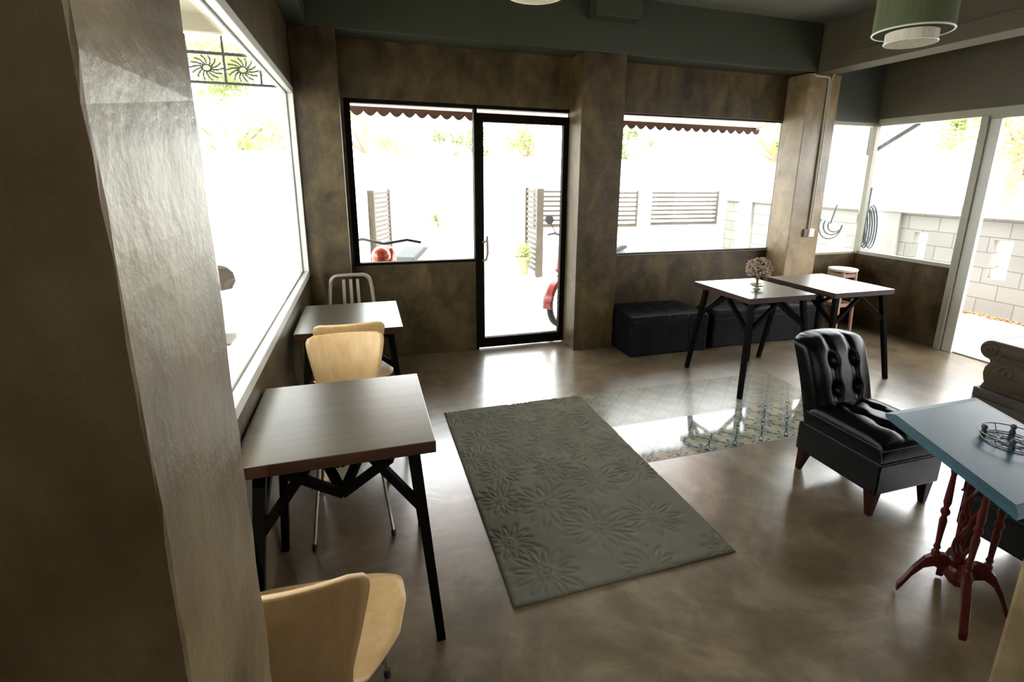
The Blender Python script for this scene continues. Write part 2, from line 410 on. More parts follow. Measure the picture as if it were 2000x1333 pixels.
struct('wall_front', boxes((-0.58, 0.2, -2.6, -2.45, 0, CZ), (3.2, 5.42, -2.6, -2.45, 0, CZ), (0.2, 3.2, -2.6, -2.45, 0, 1.3), (0.2, 1.2, -2.6, -2.45, 1.3, CZ), (2.3, 3.2, -2.6, -2.45, 1.3, CZ), (1.2, 2.3, -2.6, -2.45, 2.1, CZ)), M['plaster'])  # high opening out of view, put in to brighten the near pillar's camera side
# columns: corner column, middle column, conduit column, and the pair beside the camera
struct('wall_corner_column', boxes((-0.434, -0.122, 4.20, 4.47, 0, 2.62)), M['plaster'], bevel=0.006)
struct('wall_middle_column', boxes((1.82, 2.225, 4.20, 4.475, 0, 2.62)), M['plaster'], bevel=0.006)
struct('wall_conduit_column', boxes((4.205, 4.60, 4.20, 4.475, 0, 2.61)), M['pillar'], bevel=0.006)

def rough_pillar(name, x0, x1, y0, y1, seed):
    rnd = random.Random(seed); bm = B(); n = 110
    rings = []
    for k in range(n+1):
        z = CZ*k/n; e = lambda: rnd.uniform(-0.0011, 0.0011)
        c = 0.0018
        pts = [(x0, y0), (x1-c+e(), y0+e()), (x1+e(), y0+c+e()), (x1+e(), y1-c+e()), (x1-c+e(), y1+e()), (x0, y1)]
        rings.append([bm.verts.new((px_, py_, z)) for px_, py_ in pts])
    for A, B_ in zip(rings, rings[1:]):
        for i in range(6): bm.faces.new((A[i], A[(i+1) % 6], B_[(i+1) % 6], B_[i]))
    bm.faces.new(rings[0][::-1]); bm.faces.new(rings[-1])
    return struct(name, bm, M['pillar'])
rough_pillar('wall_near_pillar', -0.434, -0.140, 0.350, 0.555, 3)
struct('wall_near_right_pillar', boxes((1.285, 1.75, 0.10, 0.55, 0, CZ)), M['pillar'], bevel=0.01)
# beams
struct('ceiling_beam_back', boxes((-0.434, 4.29, 4.20, 4.47, 2.62, CZ)), M['beam'], bevel=0.004)
struct('ceiling_beam_left', boxes((-0.434, -0.31, -2.45, 4.20, 2.62, CZ)), M['beam'], bevel=0.004)
struct('ceiling_beam_right', boxes((4.29, 4.52, -2.45, 4.47, 2.61, 2.74), (4.305, 4.52, -2.45, 4.47, 2.74, CZ)), M['header'], bevel=0.004)
struct('trim_1', boxes((1.86, 2.27, 4.06, 4.20, 2.86, CZ)), M['beam'], bevel=0.004, label='boxed beam end above the middle column')
# window 1 (fixed pane beside the door)
w1 = sempty('window_1', 'black framed fixed window left of the glass door')
struct('window_frame', boxes((-0.10, -0.052, 4.485, 4.545, ZS, ZT), (-0.052, 0.945, 4.485, 4.545, ZT-0.032, ZT), (-0.052, 0.945, 4.485, 4.545, ZS, ZS+0.022)), M['frame_dark'], w1)
struct('glass_pane', boxes((-0.052, 0.95, 4.511, 4.516, ZS+0.02, ZT-0.03)), M['glass'], w1)
# glass door
d1 = sempty('door_1', 'black framed glass door in the back wall')
struct('door_frame', boxes((0.945, 0.972, 4.475, 4.55, 0, ZT), (1.838, 1.865, 4.475, 4.55, 0, ZT), (0.972, 1.838, 4.475, 4.55, ZT-0.03, ZT)), M['frame_dark'], d1)
leaf = struct('door_leaf', boxes((0.972, 1.03, 4.485, 4.535, 0.012, 2.125), (1.775, 1.838, 4.485, 4.535, 0.012, 2.125), (1.03, 1.775, 4.485, 4.535, 2.055, 2.125), (1.03, 1.775, 4.485, 4.535, 0.012, 0.105)), M['frame_dark'], d1)
struct('glass_pane', boxes((1.03, 1.775, 4.508, 4.512, 0.10, 2.06)), M['glass'], leaf)
bm = B(); tube(bm, [(1.022, 4.485, 1.02), (1.035, 4.44, 1.03), (1.045, 4.43, 1.08), (1.047, 4.43, 0.92), (1.035, 4.44, 0.86), (1.022, 4.485, 0.85)], 0.011)
struct('door_handle', bm, M['steel'], leaf)
# window 2
w2 = sempty('window_2', 'wide window in the back wall behind the black benches')
struct('window_frame', boxes((2.10, 4.33, 4.50, 4.56, ZT-0.012, ZT+0.004), (2.10, 4.33, 4.50, 4.56, 0.851, 0.866), (2.10, 2.14, 4.50, 4.56, 0.86, ZT)), M['frame_dark'], w2)
struct('side_jamb', boxes((4.285, 4.33, 4.46, 4.58, 0.855, ZT)), M['frame_brown'], w2)
struct('corner_strip', boxes((4.33, 4.352, 4.455, 4.472, 0.80, ZT+0.03)), M['frame_dark'], w2)
struct('glass_pane', boxes((2.14, 4.285, 4.528, 4.533, 0.862, ZT-0.012)), M['glass'], w2)
# window 3: left wall, white aluminium
w3 = sempty('window_3', 'large white framed window in the left wall')
y0, y1, z0, z1, fw = 0.70, 4.20, 0.827, 2.206, 0.045
struct('window_frame', boxes((-0.500, -0.428, y0, y1, z0, z0+fw), (-0.500, -0.428, y0, y1, z1-fw, z1), (-0.500, -0.428, y1-fw, y1, z0+fw, z1-fw), (-0.500, -0.428, y0, y0+fw, z0+fw, z1-fw)), M['white_alu'], w3, bevel=0.003)
g = 0.006
struct('gasket_line', boxes((-0.474, -0.466, y0+fw, y1-fw, z0+fw, z0+fw+g), (-0.474, -0.466, y0+fw, y1-fw, z1-fw-g, z1-fw), (-0.474, -0.466, y1-fw-g, y1-fw, z0+fw, z1-fw)), M['groove'], w3)
struct('glass_pane', boxes((-0.472, -0.468, y0+fw, y1-fw, z0+fw, z1-fw)), M['glass'], w3)
struct('window_sill', boxes((-0.60, -0.50, y0, y1, z0-0.02, z0+0.03)), M['white_alu'], w3)
# windows 4 and 5: the glazed corner of the alcove
w4 = sempty('window_4', 'narrow pale framed window beside the conduit column')
struct('window_frame', boxes((4.60, 5.30, 4.31, 4.37, 2.165, 2.20), (4.60, 5.30, 4.31, 4.37, 0.80, 0.822), (5.285, 5.335, 4.285, 4.335, 0.80, 2.20)), M['cream_alu'], w4)
struct('glass_pane', boxes((4.60, 5.285, 4.338, 4.342, 0.82, 2.165)), M['glass'], w4)
w5 = sempty('window_5', 'pale framed fixed window in the right wall')
struct('window_frame', boxes((5.295, 5.36, 3.30, 4.285, 2.165, 2.235), (5.295, 5.36, 3.30, 4.285, 0.80, 0.835)), M['cream_alu'], w5)
struct('glass_pane', boxes((5.326, 5.330, 3.30, 4.285, 0.83, 2.17)), M['glass'], w5)
# open doorway on the right
d2 = sempty('door_2', 'open pale framed doorway in the right wall')
struct('door_jamb', boxes((5.27, 5.36, 3.245, 3.30, 0, 2.165)), M['cream_alu'], d2, bevel=0.003)
struct('door_head', boxes((5.295, 5.37, 0.90, 3.30, 2.14, 2.235)), M['cream_alu'], d2, bevel=0.003)
struct('sliding_stile', boxes((5.30, 5.345, 3.155, 3.243, 0.0, 2.14)), M['white_alu'], d2, bevel=0.003)  # tall white strip next to the jamb
struct('door_jamb', boxes((5.27, 5.36, 0.90, 0.95, 0, 2.14)), M['cream_alu'], d2, bevel=0.003)
struct('door_threshold', boxes((5.33, 5.42, 0.95, 3.24, 0.0, 0.012)), M['cream_alu'], d2)

# ------------------------------------------------------------------ outside
struct('ground', boxes((-14, 20, -14, 30, -0.30, -0.121), (-0.6, 5.42, 4.64, 30, -0.13, -0.01), (-14, -0.6, -14, 30, -0.13, -0.01), (5.42, 20, -14, 30, -0.13, -0.01)), M['concrete_out'])
o = tag(obj('gravel_strip', boxes((6.86, 7.20, 1.0, 8.9, -0.01, 0.012)), M['gravel']), 'pale gravel strip along the block wall outside', 'gravel', kind='stuff')
bm = B(); r_ = random.Random(5)
for k in range(900):
    y = r_.uniform(2.4, 5.4); x = 7.17 - abs(r_.gauss(0, 0.06)) ; z = 0.014 + r_.uniform(0, 0.012); a = r_.uniform(0, PI); s = r_.uniform(0.015, 0.035)
    c, s_ = math.cos(a)*s, math.sin(a)*s
    bm.faces.new([bm.verts.new((x+c, y+s_, z)), bm.verts.new((x-s_*.5, y+c*.5, z+0.006)), bm.verts.new((x-c, y-s_, z)), bm.verts.new((x+s_*.5, y-c*.5, z+0.004))])
tag(obj('leaf_litter', bm, M['litter']), 'orange brown fallen leaves along the foot of the block wall', 'leaves', kind='stuff')
# block boundary wall on the right
bw = thing('boundary_wall', 'grey concrete block wall with slots outside the right windows', 'wall', (7.25, 0, 0))
bm = B(); slots = [(3.93, 4.13), (4.90, 5.08)]
ys = [0.0]
for a, b_ in slots: ys += [a, b_]
ys.append(9.0)
for i in range(0, len(ys), 2): box(bm, 0.02, 0.14, ys[i], ys[i+1], 0, 1.17)
for a, b_ in slots: box(bm, 0.02, 0.14, a, b_, 0, 0.45); box(bm, 0.02, 0.14, a, b_, 0.92, 1.17)
obj('block_panel', bm, M['block'], bw)
obj('wall_coping', boxes((-0.05, 0.20, 0, 9.0, 1.17, 1.30)), M['cap'], bw, bevel=0.01)
for yy in (5.28, 8.2): obj('wall_pier', boxes((-0.03, 0.17, yy, yy+0.38, 0, 1.17)), M['cap'], bw)
# far white wall
tag(obj('garden_wall', boxes((-13, 19, 14.0, 14.2, -0.02, 2.14)), M['white_wall']), 'long white rendered wall below the trees outside', 'wall')
# front fence with louvre panels
def fence_panel(name, label, x0, x1, y, z0_, z1_, group, rails=8, frame=True):
    t = thing(name, label, 'fence panel', (x0, y, z0_), 0, group); L_ = x1-x0; H_ = z1_-z0_
    bm = B()
    for k in range(rails):
        z = H_*(k+0.5)/rails
        box(bm, 0.03, L_-0.03, -0.008, 0.008, z-0.02, z+0.02)
    obj('slats', bm, M['white_wall'] if not frame else M['slat'], t)
    obj('frame', boxes((0, 0.035, -0.02, 0.02, 0, H_), (L_-0.035, L_, -0.02, 0.02, 0, H_), (0.035, L_-0.035, -0.02, 0.02, 0, 0.03)), M['post_dark'], t)
    return t
fence_panel('slatted_panel', 'slatted fence panel just behind the red motorbike', 3.00, 3.78, 9.0, 0.68, 1.38, 'slatted panels in the front fence')
fence_panel('slatted_panel', 'slatted fence panel at the left edge of the wide window', 4.60, 5.17, 9.0, 0.66, 1.36, 'slatted panels in the front fence')
fence_panel('slatted_panel', 'long slatted fence panel in the middle of the wide window', 5.45, 7.05, 9.0, 0.68, 1.36, 'slatted panels in the front fence')
tag(obj('garden_wall', boxes((2.92, 3.79, 8.93, 9.08, -0.02, 0.66), (4.03, 5.19, 8.93, 9.08, -0.02, 0.66), (5.43, 7.1, 8.93, 9.08, -0.02, 0.66)), M['white_wall']), 'low white wall carrying the slatted fence panels', 'wall')
for x, lab in ((3.80, 'white fence pier beside the glass door'), (5.20, 'white fence pier between the two slatted panels'), (7.0, 'white fence pier at the corner with the block wall')):
    tag(obj('fence_pier', boxes((x, x+0.22, 8.9 if x < 6 else 9.08, 9.12 if x < 6 else 9.30, -0.02, 1.5 if x < 7 else 2.2)), M['white_wall']), lab, 'pier', 'white fence piers')
tag(obj('entrance_pier', boxes((-0.45, 0.04, 8.6, 9.0, -0.02, 1.5)), M['concrete_out']), 'pale grey pier left of the open gate', 'pier')
def gate_leaf(label, p, q, H_):
    t = thing('gate_leaf', label, 'gate', (p[0], p[1], 0), math.atan2(q[1]-p[1], q[0]-p[0]), 'open slatted gate leaves')
    L_ = math.hypot(q[0]-p[0], q[1]-p[1]); bm = B(); n = 16
    for k in range(n):
        z = 0.08 + (H_-0.14)*k/(n-1)
        box(bm, 0.05, L_-0.04, -0.014, 0.014, z-0.022, z+0.022)
    obj('slats', bm, M['slat'], t)
    obj('gate_post', boxes((-0.015, 0.055, -0.055, 0.055, 0, H_)), M['post_dark'], t)
    obj('gate_post', boxes((L_-0.05, L_, -0.025, 0.025, 0, H_)), M['post_dark'], t)
    return t
gate_leaf('open slatted gate leaf seen through the small left window', (0.13, 9.0), (0.47, 9.9), 1.35)
gate_leaf('open slatted gate leaf seen through the glass door', (2.70, 7.75), (2.72, 8.55), 1.42)
# awning with scalloped valance
aw = thing('awning', 'translucent awning with brown scalloped valance outside the back windows', 'awning', (0, 0, 0))
bm = B(); v_ = [bm.verts.new(p) for p in ((-0.45, 4.64, 2.75), (4.95, 4.64, 2.75), (4.95, 5.6, 2.247), (-0.45, 5.6, 2.274))]; bm.faces.new(v_)
c_ = obj('canopy', bm, M['awning'], aw); md = c_.modifiers.new('t', 'SOLIDIFY'); md.thickness = 0.006
x = -0.45; bot = []; pitch = 0.128
while x < 4.80-1e-6:
    for k in range(8):
        t_ = k/8; bot.append((x+pitch*t_, -0.045*math.sin(PI*t_)))
    x += pitch
bm = B(); top_r, bot_r, = [], []
zt = lambda x: 2.275 - 0.005*(x+0.9)
A = []; Bv = []
for (x, dz) in bot:
    for yy, L_ in ((5.60, A), (5.608, Bv)):
        L_.append((bm.verts.new((x, yy, zt(x))), bm.verts.new((x, yy, zt(x)-0.048+dz))))
for L_ in (A, Bv):
    for a, b_ in zip(L_, L_[1:]): bm.faces.new((a[0], b_[0], b_[1], a[1]))
for a, b_, c2, d2_ in zip(A, A[1:], Bv, Bv[1:]): bm.faces.new((a[1], b_[1], d2_[1], c2[1]))
obj('valance', bm, M['valance'], aw)
for xx in (-0.42, 2.0, 4.85): 
    bm = B(); bar(bm, (xx, 4.63, 2.4), (xx, 5.59, 2.262-0.005*(xx+0.9)-0.01), 0.02); obj('support_arm', bm, M['white_alu'], aw)
# carport on the left: soffit, fascia and ironwork screen
cp = thing('carport_roof', 'beige carport roof edge seen through the top of the left window', 'roof', (0, 0, 0))
obj('soffit', boxes((-4.2, -0.62, 2.2, 5.45, 2.93, 3.0)), M['soffit'], cp)
obj('fascia', boxes((-4.2, -0.62, 5.45, 5.52, 2.80, 3.02)), M['soffit'], cp)
iw = thing('ironwork_screen', 'black iron screen of curled flowers hung below the carport roof', 'screen', (-4.1, 5.6, 2.405))
W_, H_ = 3.5, 0.40
bm = B(); bar(bm, (0, 0, 0), (W_, 0, 0), 0.022); bar(bm, (0, 0, 0.25), (W_, 0, 0.25), 0.026)
k = 0
while k*0.295 <= W_: bar(bm, (k*0.295+0.02, 0, 0), (k*0.295+0.02, 0, H_), 0.02); k += 1
obj('bars', bm, M['iron'], iw)
bm = B()
for k in range(int(W_/0.295)):
    cx, cz = k*0.295+0.02+0.1475, 0.125
    for j in range(14):
        a = 2*PI*j/14
        pts = [(cx+math.cos(a+0.5*t)*(0.022+0.085*t)*1.25, 0, cz+math.sin(a+0.5*t)*(0.022+0.085*t)) for t in (0, .33, .66, 1.0)]
        tube(bm, pts, 0.0075, 4)
    tube(bm, [(cx+math.cos(2*PI*i/12)*0.032, 0, cz+math.sin(2*PI*i/12)*0.032) for i in range(12)], 0.004, 4, True)
obj('scrollwork', bm, M['iron_grey'], iw)
# low ledge, mat and chair back outside left window
tag(obj('garden_ledge', boxes((-3.6, -1.25, 7.0, 7.9, -0.02, 0.22)), M['white_wall'], bevel=0.02), 'low white ledge outside the left window', 'ledge')
tag(obj('doormat', boxes((-1.75, -1.05, 5.25, 5.62, -0.01, 0.012)), M['slat']), 'grey speckled mat on the ground outside the left window', 'mat')
t = thing('garden_chair', 'outdoor chair with rounded brown backrest outside the left window', 'chair', (-1.60, 6.45, -0.01), 0.5)
bm = B(); out = [(-0.02, 0.30), (0.10, 0.31), (0.15, 0.40), (0.13, 0.50), (0.06, 0.58), (-0.02, 0.60)]
prism(bm, out, 'y', -0.02, 0.02); obj('backrest', bm, M['outdoor_brown'], t, bevel=0.006)
obj('seat', boxes((-0.20, 0.22, -0.42, -0.02, 0.26, 0.30)), M['white_wall'], t, bevel=0.01)
for sx, sy in ((-0.17, -0.38), (0.19, -0.38), (-0.17, -0.06), (0.19, -0.06)):
    bm = B(); bar(bm, (sx, sy, 0), (sx, sy, 0.26), 0.03); obj('leg', bm, M['white_wall'], t)
# potted plants
def foliage(bm, n, c, R, size, seed, shell=0.5):
    r = random.Random(seed)
    for _ in range(n):
        while True:
            p = Vector((r.uniform(-1, 1), r.uniform(-1, 1), r.uniform(-1, 1)))
            if 1e-3 < p.length <= 1: break
        p = p.normalized()*(shell + (1-shell)*r.random())
        q = Vector((c[0]+p.x*R[0], c[1]+p.y*R[1], c[2]+p.z*R[2]))
        d = Vector((r.gauss(0, 1), r.gauss(0, 1), r.gauss(0, 1))).normalized(); e = d.orthogonal().normalized()
        s = size*r.uniform(0.6, 1.3)
        bm.faces.new([bm.verts.new(q - d*s), bm.verts.new(q + e*s*.4), bm.verts.new(q + d*s), bm.verts.new(q - e*s*.4)])
t = thing('potted_plant', 'small bushy plant in an olive pot by the open gate', 'plant', (2.50, 8.05, -0.01))
bm = B(); lathe(bm, [(0.09, 0), (0.13, 0.26), (0.15, 0.27), (0.15, 0.31), (0.12, 0.31), (0.11, 0.27), (0, 0.27)], seg=16); obj('pot', bm, M['terracotta'], t, smooth=True)
bm = B(); foliage(bm, 260, (0, 0, 0.42), (0.17, 0.17, 0.15), 0.035, 3, 0.2); obj('foliage', bm, M['leaf'], t)
t = thing('flowering_bush', 'faint pink flowering bush in front of the far white wall', 'bush', (1.75, 12.2, -0.01))
bm = B(); foliage(bm, 160, (-0.1, 0, 0.62), (0.30, 0.2, 0.26), 0.045, 5, 0.1); obj('foliage', bm, M['leaf_dark'], t)
bm = B(); foliage(bm, 90, (-0.05, -0.1, 0.62), (0.38, 0.2, 0.24), 0.05, 6, 0.3); obj('blossoms', bm, M['pink'], t)
bm = B(); tube(bm, [(0, 0, 0), (-0.03, 0, 0.25), (-0.08, 0, 0.55)], 0.02, 6); obj('stem', bm, M['bark'], t)
# trees above the far wall
def tree(label, x, y, h, R, n, mt, seed):
    t = thing('tree', label, 'tree', (x, y, -0.01), 0, 'trees beyond the white wall')
    r = random.Random(seed)
    bm = B(); tube(bm, [(0, 0, 0), (0.1, 0.05, h*0.35), (-0.05, 0, h*0.7), (0.05, 0, h)], [0.16, 0.13, 0.1, 0.05], 8)
    for k in range(5):
        a = r.uniform(0, 2*PI); zz = h*r.uniform(0.45, 0.8)
        tube(bm, [(0, 0, zz), (math.cos(a)*R*0.5, math.sin(a)*R*0.5, zz+R*0.35)], [0.07, 0.03], 6)
    obj('trunk', bm, M['bark'], t, smooth=True)
    bm = B()
    for k in range(16):
        a = r.uniform(0, 2*PI); rr_ = R*r.uniform(0.1, 0.85); cz = h*0.9 + r.uniform(-0.75, 0.75)*R
        cr = R*r.uniform(0.22, 0.42)
        foliage(bm, n//16, (math.cos(a)*rr_, math.sin(a)*rr_, cz), (cr, cr, cr*0.75), 0.075, seed*100+k, 0.2)
    obj('foliage', bm, mt, t)
tree('leafy tree above the wall in the middle of the left window', -3.4, 15.8, 3.2, 2.3, 4200, M['leaf'], 11)
tree('leafy tree above the wall at the left end of the small window', 0.2, 16.6, 3.3, 1.9, 3000, M['leaf'], 12)
tree('olive green tree above the wall beside the door mullion', 2.9, 15.3, 2.4, 1.0, 2000, M['leaf_dark'], 13)
tree('leafy tree above the wall behind the glass door', 5.6, 17.4, 3.1, 1.9, 2600, M['leaf'], 14)
tree('olive tree above the wall at the left of the wide window', 9.2, 17.2, 2.6, 1.3, 2000, M['leaf_dark'], 15)
tree('leafy tree at the right end of the wide window', 14.6, 15.7, 3.6, 1.3, 3000, M['leaf'], 16)
t_ = tree('tree beyond the block wall behind the pale door jamb', 11.8, 6.6, 2.9, 1.25, 3400, M['leaf'], 17) 
tree('tree with olive leaves beyond the block wall in the doorway', 13.4, 4.4, 2.8, 1.1, 2600, M['leaf_dark'], 18)
# post with brace and hose on the right
t = thing('bracket_post', 'pale steel post with a diagonal brace outside the alcove corner', 'post', (6.76, 5.5, -0.01))
bm = B(); bar(bm, (0, 0, 0), (0, 0, 2.9), 0.06); obj('post', bm, M['white_alu'], t)
bm = B(); bar(bm, (0.035, -0.02, 2.02), (0.32, -0.35, 2.36), 0.055); obj('brace', bm, M['iron'], t)
bm = B(); bar(bm, (-0.06, 0, 1.95), (-0.06, 0, 2.5), 0.045); obj('bracket', bm, M['iron'], t)
bm = B(); tube(bm, [(-0.06, -0.05, 1.05), (0.02, -0.06, 1.30), (0.03, -0.06, 1.52)], 0.018, 6)
for k in range(6):
    cx = -0.06 + 0.022*k; R1 = 0.10 + 0.012*k; R2 = 0.26 + 0.02*(k % 3)
    tube(bm, [(cx+math.cos(2*PI*i/20)*R1*0.7, -0.07-0.012*k+math.sin(2*PI*i/20)*0.03, 0.98+math.sin(2*PI*i/20)*R2) for i in range(20)], 0.0095, 6, True)
tag(obj('garden_hose', bm, M['hose'], loc=(6.76, 5.5, -0.01), smooth=True), 'blue black garden hose coiled on the steel post outside', 'hose')
t = thing('tap_stand', 'tan box stand with looping pipes outside the narrow window', 'stand', (6.42, 5.6, -0.01))
obj('box', boxes((-0.02, 0.14, -0.08, 0.08, 0, 1.0)), M['tan'], t)
bm = B()
for k, (rx, rz) in enumerate(((0.13, 0.12), (0.17, 0.17), (0.21, 0.24))):
    tube(bm, [(0.02-rx+rx*math.cos(a), -0.09, 1.0+rz*math.sin(a)*0.8) for a in (PI*0.85+PI*1.15*i/12 for i in range(13))], 0.009, 6)
tube(bm, [(-0.20, -0.09, 1.02), (-0.16, -0.09, 1.18), (-0.13, -0.09, 1.28)], 0.009, 6)
obj('looped_pipe', bm, M['hose'], t, smooth=True)

# ------------------------------------------------------------------ motorbikes outside
def motorbike(label, loc, rotz, paint, mirrors=True, lamp_mat=None, group='motorbikes parked outside'):
    t = thing('motorbike', label, 'motorbike', loc, rotz, group)   # faces local -x, front wheel at origin
    for cx in (0.0, 1.22):
        bm = B(); R_ = 0.245
        tube(bm, [(cx+math.cos(2*PI*i/32)*R_, 0, R_+0.035+math.sin(2*PI*i/32)*R_) for i in range(32)], 0.035, 8, True)
        wo = obj('tire', bm, M['rubber'], t, smooth=True)
        bm = B(); tube(bm, [(cx+math.cos(2*PI*i/32)*0.205, 0, R_+0.035+math.sin(2*PI*i/32)*0.205) for i in range(32)], 0.012, 6, True)
        for i in range(18):
            a = 2*PI*i/18; bar(bm, (cx+math.cos(a)*0.03, 0.02*(-1)**i, R_+.035+math.sin(a)*0.03), (cx+math.cos(a)*0.2, 0, R_+.035+math.sin(a)*0.2), 0.004)
        lathe(bm, [(0.04, -0.04), (0.04, 0.04)], (cx, 0, R_+.035), 12, Matrix.Rotation(PI/2, 3, 'X'))
        obj('spokes', bm, M['chrome'], wo)
    fr = B()
    pts = [(math.cos(a)*0.30, math.sin(a)*0.30+0.28) for a in (math.radians(d) for d in range(25, 186, 16))]
    for s in (-1, 1):
        pass
    A = [[fr.verts.new((x, yy, z)) for yy in (-0.055, -0.03, 0.03, 0.055)] for x, z in pts]
    for a, b_ in zip(A, A[1:]):
        for i in range(3): fr.faces.new((a[i], a[i+1], b_[i+1], b_[i]))
    f = obj('front_fender', fr, paint, t, smooth=True); md = f.modifiers.new('t', 'SOLIDIFY'); md.thickness = 0.008
    bm = B()
    for s in (-1, 1): tube(bm, [(0, 0.06*s, 0.28), (0.10, 0.06*s, 0.62), (0.16, 0.05*s, 0.86)], 0.016, 8)
    obj('fork', bm, M['chrome'], t, smooth=True)
    bm = B(); prism(bm, [(-0.02, 0.60), (0.03, 0.80), (0.12, 0.93), (0.22, 0.93), (0.26, 0.70), (0.34, 0.42), (0.42, 0.30), (0.30, 0.28), (0.18, 0.45), (0.08, 0.56)], 'y', -0.10, 0.10)
    obj('fairing', bm, paint, t, bevel=0.035, bseg=3)
    bm = B(); lathe(bm, [(0.0, -0.09), (0.05, -0.08), (0.08, -0.045), (0.092, 0.0), (0.08, 0.045), (0, 0.06)], (0.05, 0, 0.86), 16, Matrix.Rotation(PI/2, 3, 'Y')); obj('headlight', bm, lamp_mat or M['grey_paint'], t, smooth=True)
    bm = B(); tube(bm, [(0.24, -0.34, 0.97), (0.18, -0.22, 1.0), (0.16, 0, 0.96), (0.18, 0.22, 1.0), (0.24, 0.34, 0.97)], 0.014, 8); hb = obj('handlebar', bm, M['rubber'], t, smooth=True)
    for s in ((-1, 1) if mirrors else ()):
        bm = B(); tube(bm, [(0.18, 0.2*s, 1.0), (0.15, 0.26*s, 1.12)], 0.006, 6); lathe(bm, [(0, -0.01), (0.05, -0.008), (0.055, 0.008), (0, 0.01)], (0.14, 0.27*s, 1.15), 14, Matrix.Rotation(PI/2, 3, 'Y')); obj('mirror', bm, M['rubber'], hb, smooth=True)
    bm = B(); prism(bm, [(0.40, 0.30), (0.60, 0.42), (0.70, 0.62), (0.95, 0.66), (1.45, 0.72), (1.50, 0.66), (1.30, 0.52), (1.0, 0.40), (0.85, 0.26), (0.50, 0.22)], 'y', -0.09, 0.09); obj('body', bm, M['grey_paint'], t, bevel=0.03, bseg=3)
    bm = B(); prism(bm, [(0.66, 0.66), (0.80, 0.73), (1.30, 0.78), (1.46, 0.77), (1.46, 0.72), (0.95, 0.67)], 'y', -0.12, 0.12); obj('saddle', bm, M['rubber'], t, bevel=0.02, bseg=3)
    bm = B(); tube(bm, [(0.7, 0.12, 0.2), (1.1, 0.14, 0.24), (1.5, 0.15, 0.34)], 0.035, 8); obj('exhaust', bm, M['chrome'], t, smooth=True)
    return t
motorbike('red motorbike parked just outside the glass door', (2.02, 5.03, -0.01), math.radians(38), M['red_paint'])
motorbike('orange motorbike low behind the sill of the small left window', (0.12, 4.95, -0.01), math.radians(70), M['orange_paint'], False, M['orange_paint'])

# ------------------------------------------------------------------ rug with carved daisies
def make_rug():
    Wr, Lr, T = 1.02, 1.70, 0.016
    nx, ny = 206, 344
    X, Y = np.meshgrid(np.linspace(0, Wr, nx+1), np.linspace(0, Lr, ny+1))
    Z = np.full_like(X, T); rs = np.random.RandomState(4)
    cents = []
    tries = 0
    while len(cents) < 26 and tries < 4000:
        tries += 1
        c = (rs.uniform(0.0, Wr), rs.uniform(0.0, Lr)); R = rs.uniform(0.11, 0.17)
        if all((c[0]-d[0])**2+(c[1]-d[1])**2 > (0.80*(R+d[2]))**2 for d in cents): cents.append((*c, R))
    g = np.zeros_like(X)
    for cx, cy, R in cents:
        dx, dy = X-cx, Y-cy; r = np.hypot(dx, dy); th = np.arctan2(dy, dx); n = rs.randint(11, 15); ph = rs.uniform(0, 6)
        for k in range(n):
            a = ph + 2*PI*k/n; R0, R1 = R*rs.uniform(0.26, 0.36), R*rs.uniform(0.85, 1.1)
            al = dx*np.cos(a)+dy*np.sin(a); ac = -dx*np.sin(a)+dy*np.cos(a)
            mid, hl, hw = (R0+R1)/2, (R1-R0)/2, R*0.105
            q = np.sqrt(((al-mid)/hl)**2 + (ac/hw)**2)
            g = np.maximum(g, np.exp(-((q-1)/0.42)**2)*np.where(q < 2.2, 1, 0)*0.8)
        g = np.maximum(g, np.exp(-((r-R*0.12)/0.006)**2)*0.7)
    Z -= 0.0075*g
    edge = np.minimum(np.minimum(X, Wr-X), np.minimum(Y, Lr-Y)); Z -= 0.008*np.exp(-edge/0.006)
    verts = np.stack([X.ravel(), Y.ravel(), Z.ravel()], 1)
    idx = np.arange((nx+1)*(ny+1)).reshape(ny+1, nx+1)
    f = np.stack([idx[:-1, :-1].ravel(), idx[:-1, 1:].ravel(), idx[1:, 1:].ravel(), idx[1:, :-1].ravel()], 1)
    vl = verts.tolist(); fl_ = f.tolist(); nb = len(vl)
    rim = list(idx[0, :]) + list(idx[1:, -1]) + list(idx[-1, -2::-1]) + list(idx[-2:0:-1, 0])
    for i in rim: vl.append([vl[i][0], vl[i][1], 0.0])
    n = len(rim)
    for k in range(n): fl_.append([int(rim[k]), nb+k, nb+(k+1) % n, int(rim[(k+1) % n])])
    fl_.append([nb+k for k in range(n)][::-1])
    me = bpy.data.meshes.new('rug'); me.from_pydata(vl, [], fl_); me.update()
    me.polygons.foreach_set('use_smooth', [True]*len(me.polygons)); me.materials.append(M['rug'])
    o = bpy.data.objects.new('rug', me); C.objects.link(o); o.location = (0.455, 1.525, 0.0); o.rotation_euler = (0, 0, math.radians(0.3))
    tag(o, 'grey green rug carved with daisies on the concrete floor', 'rug')
make_rug()

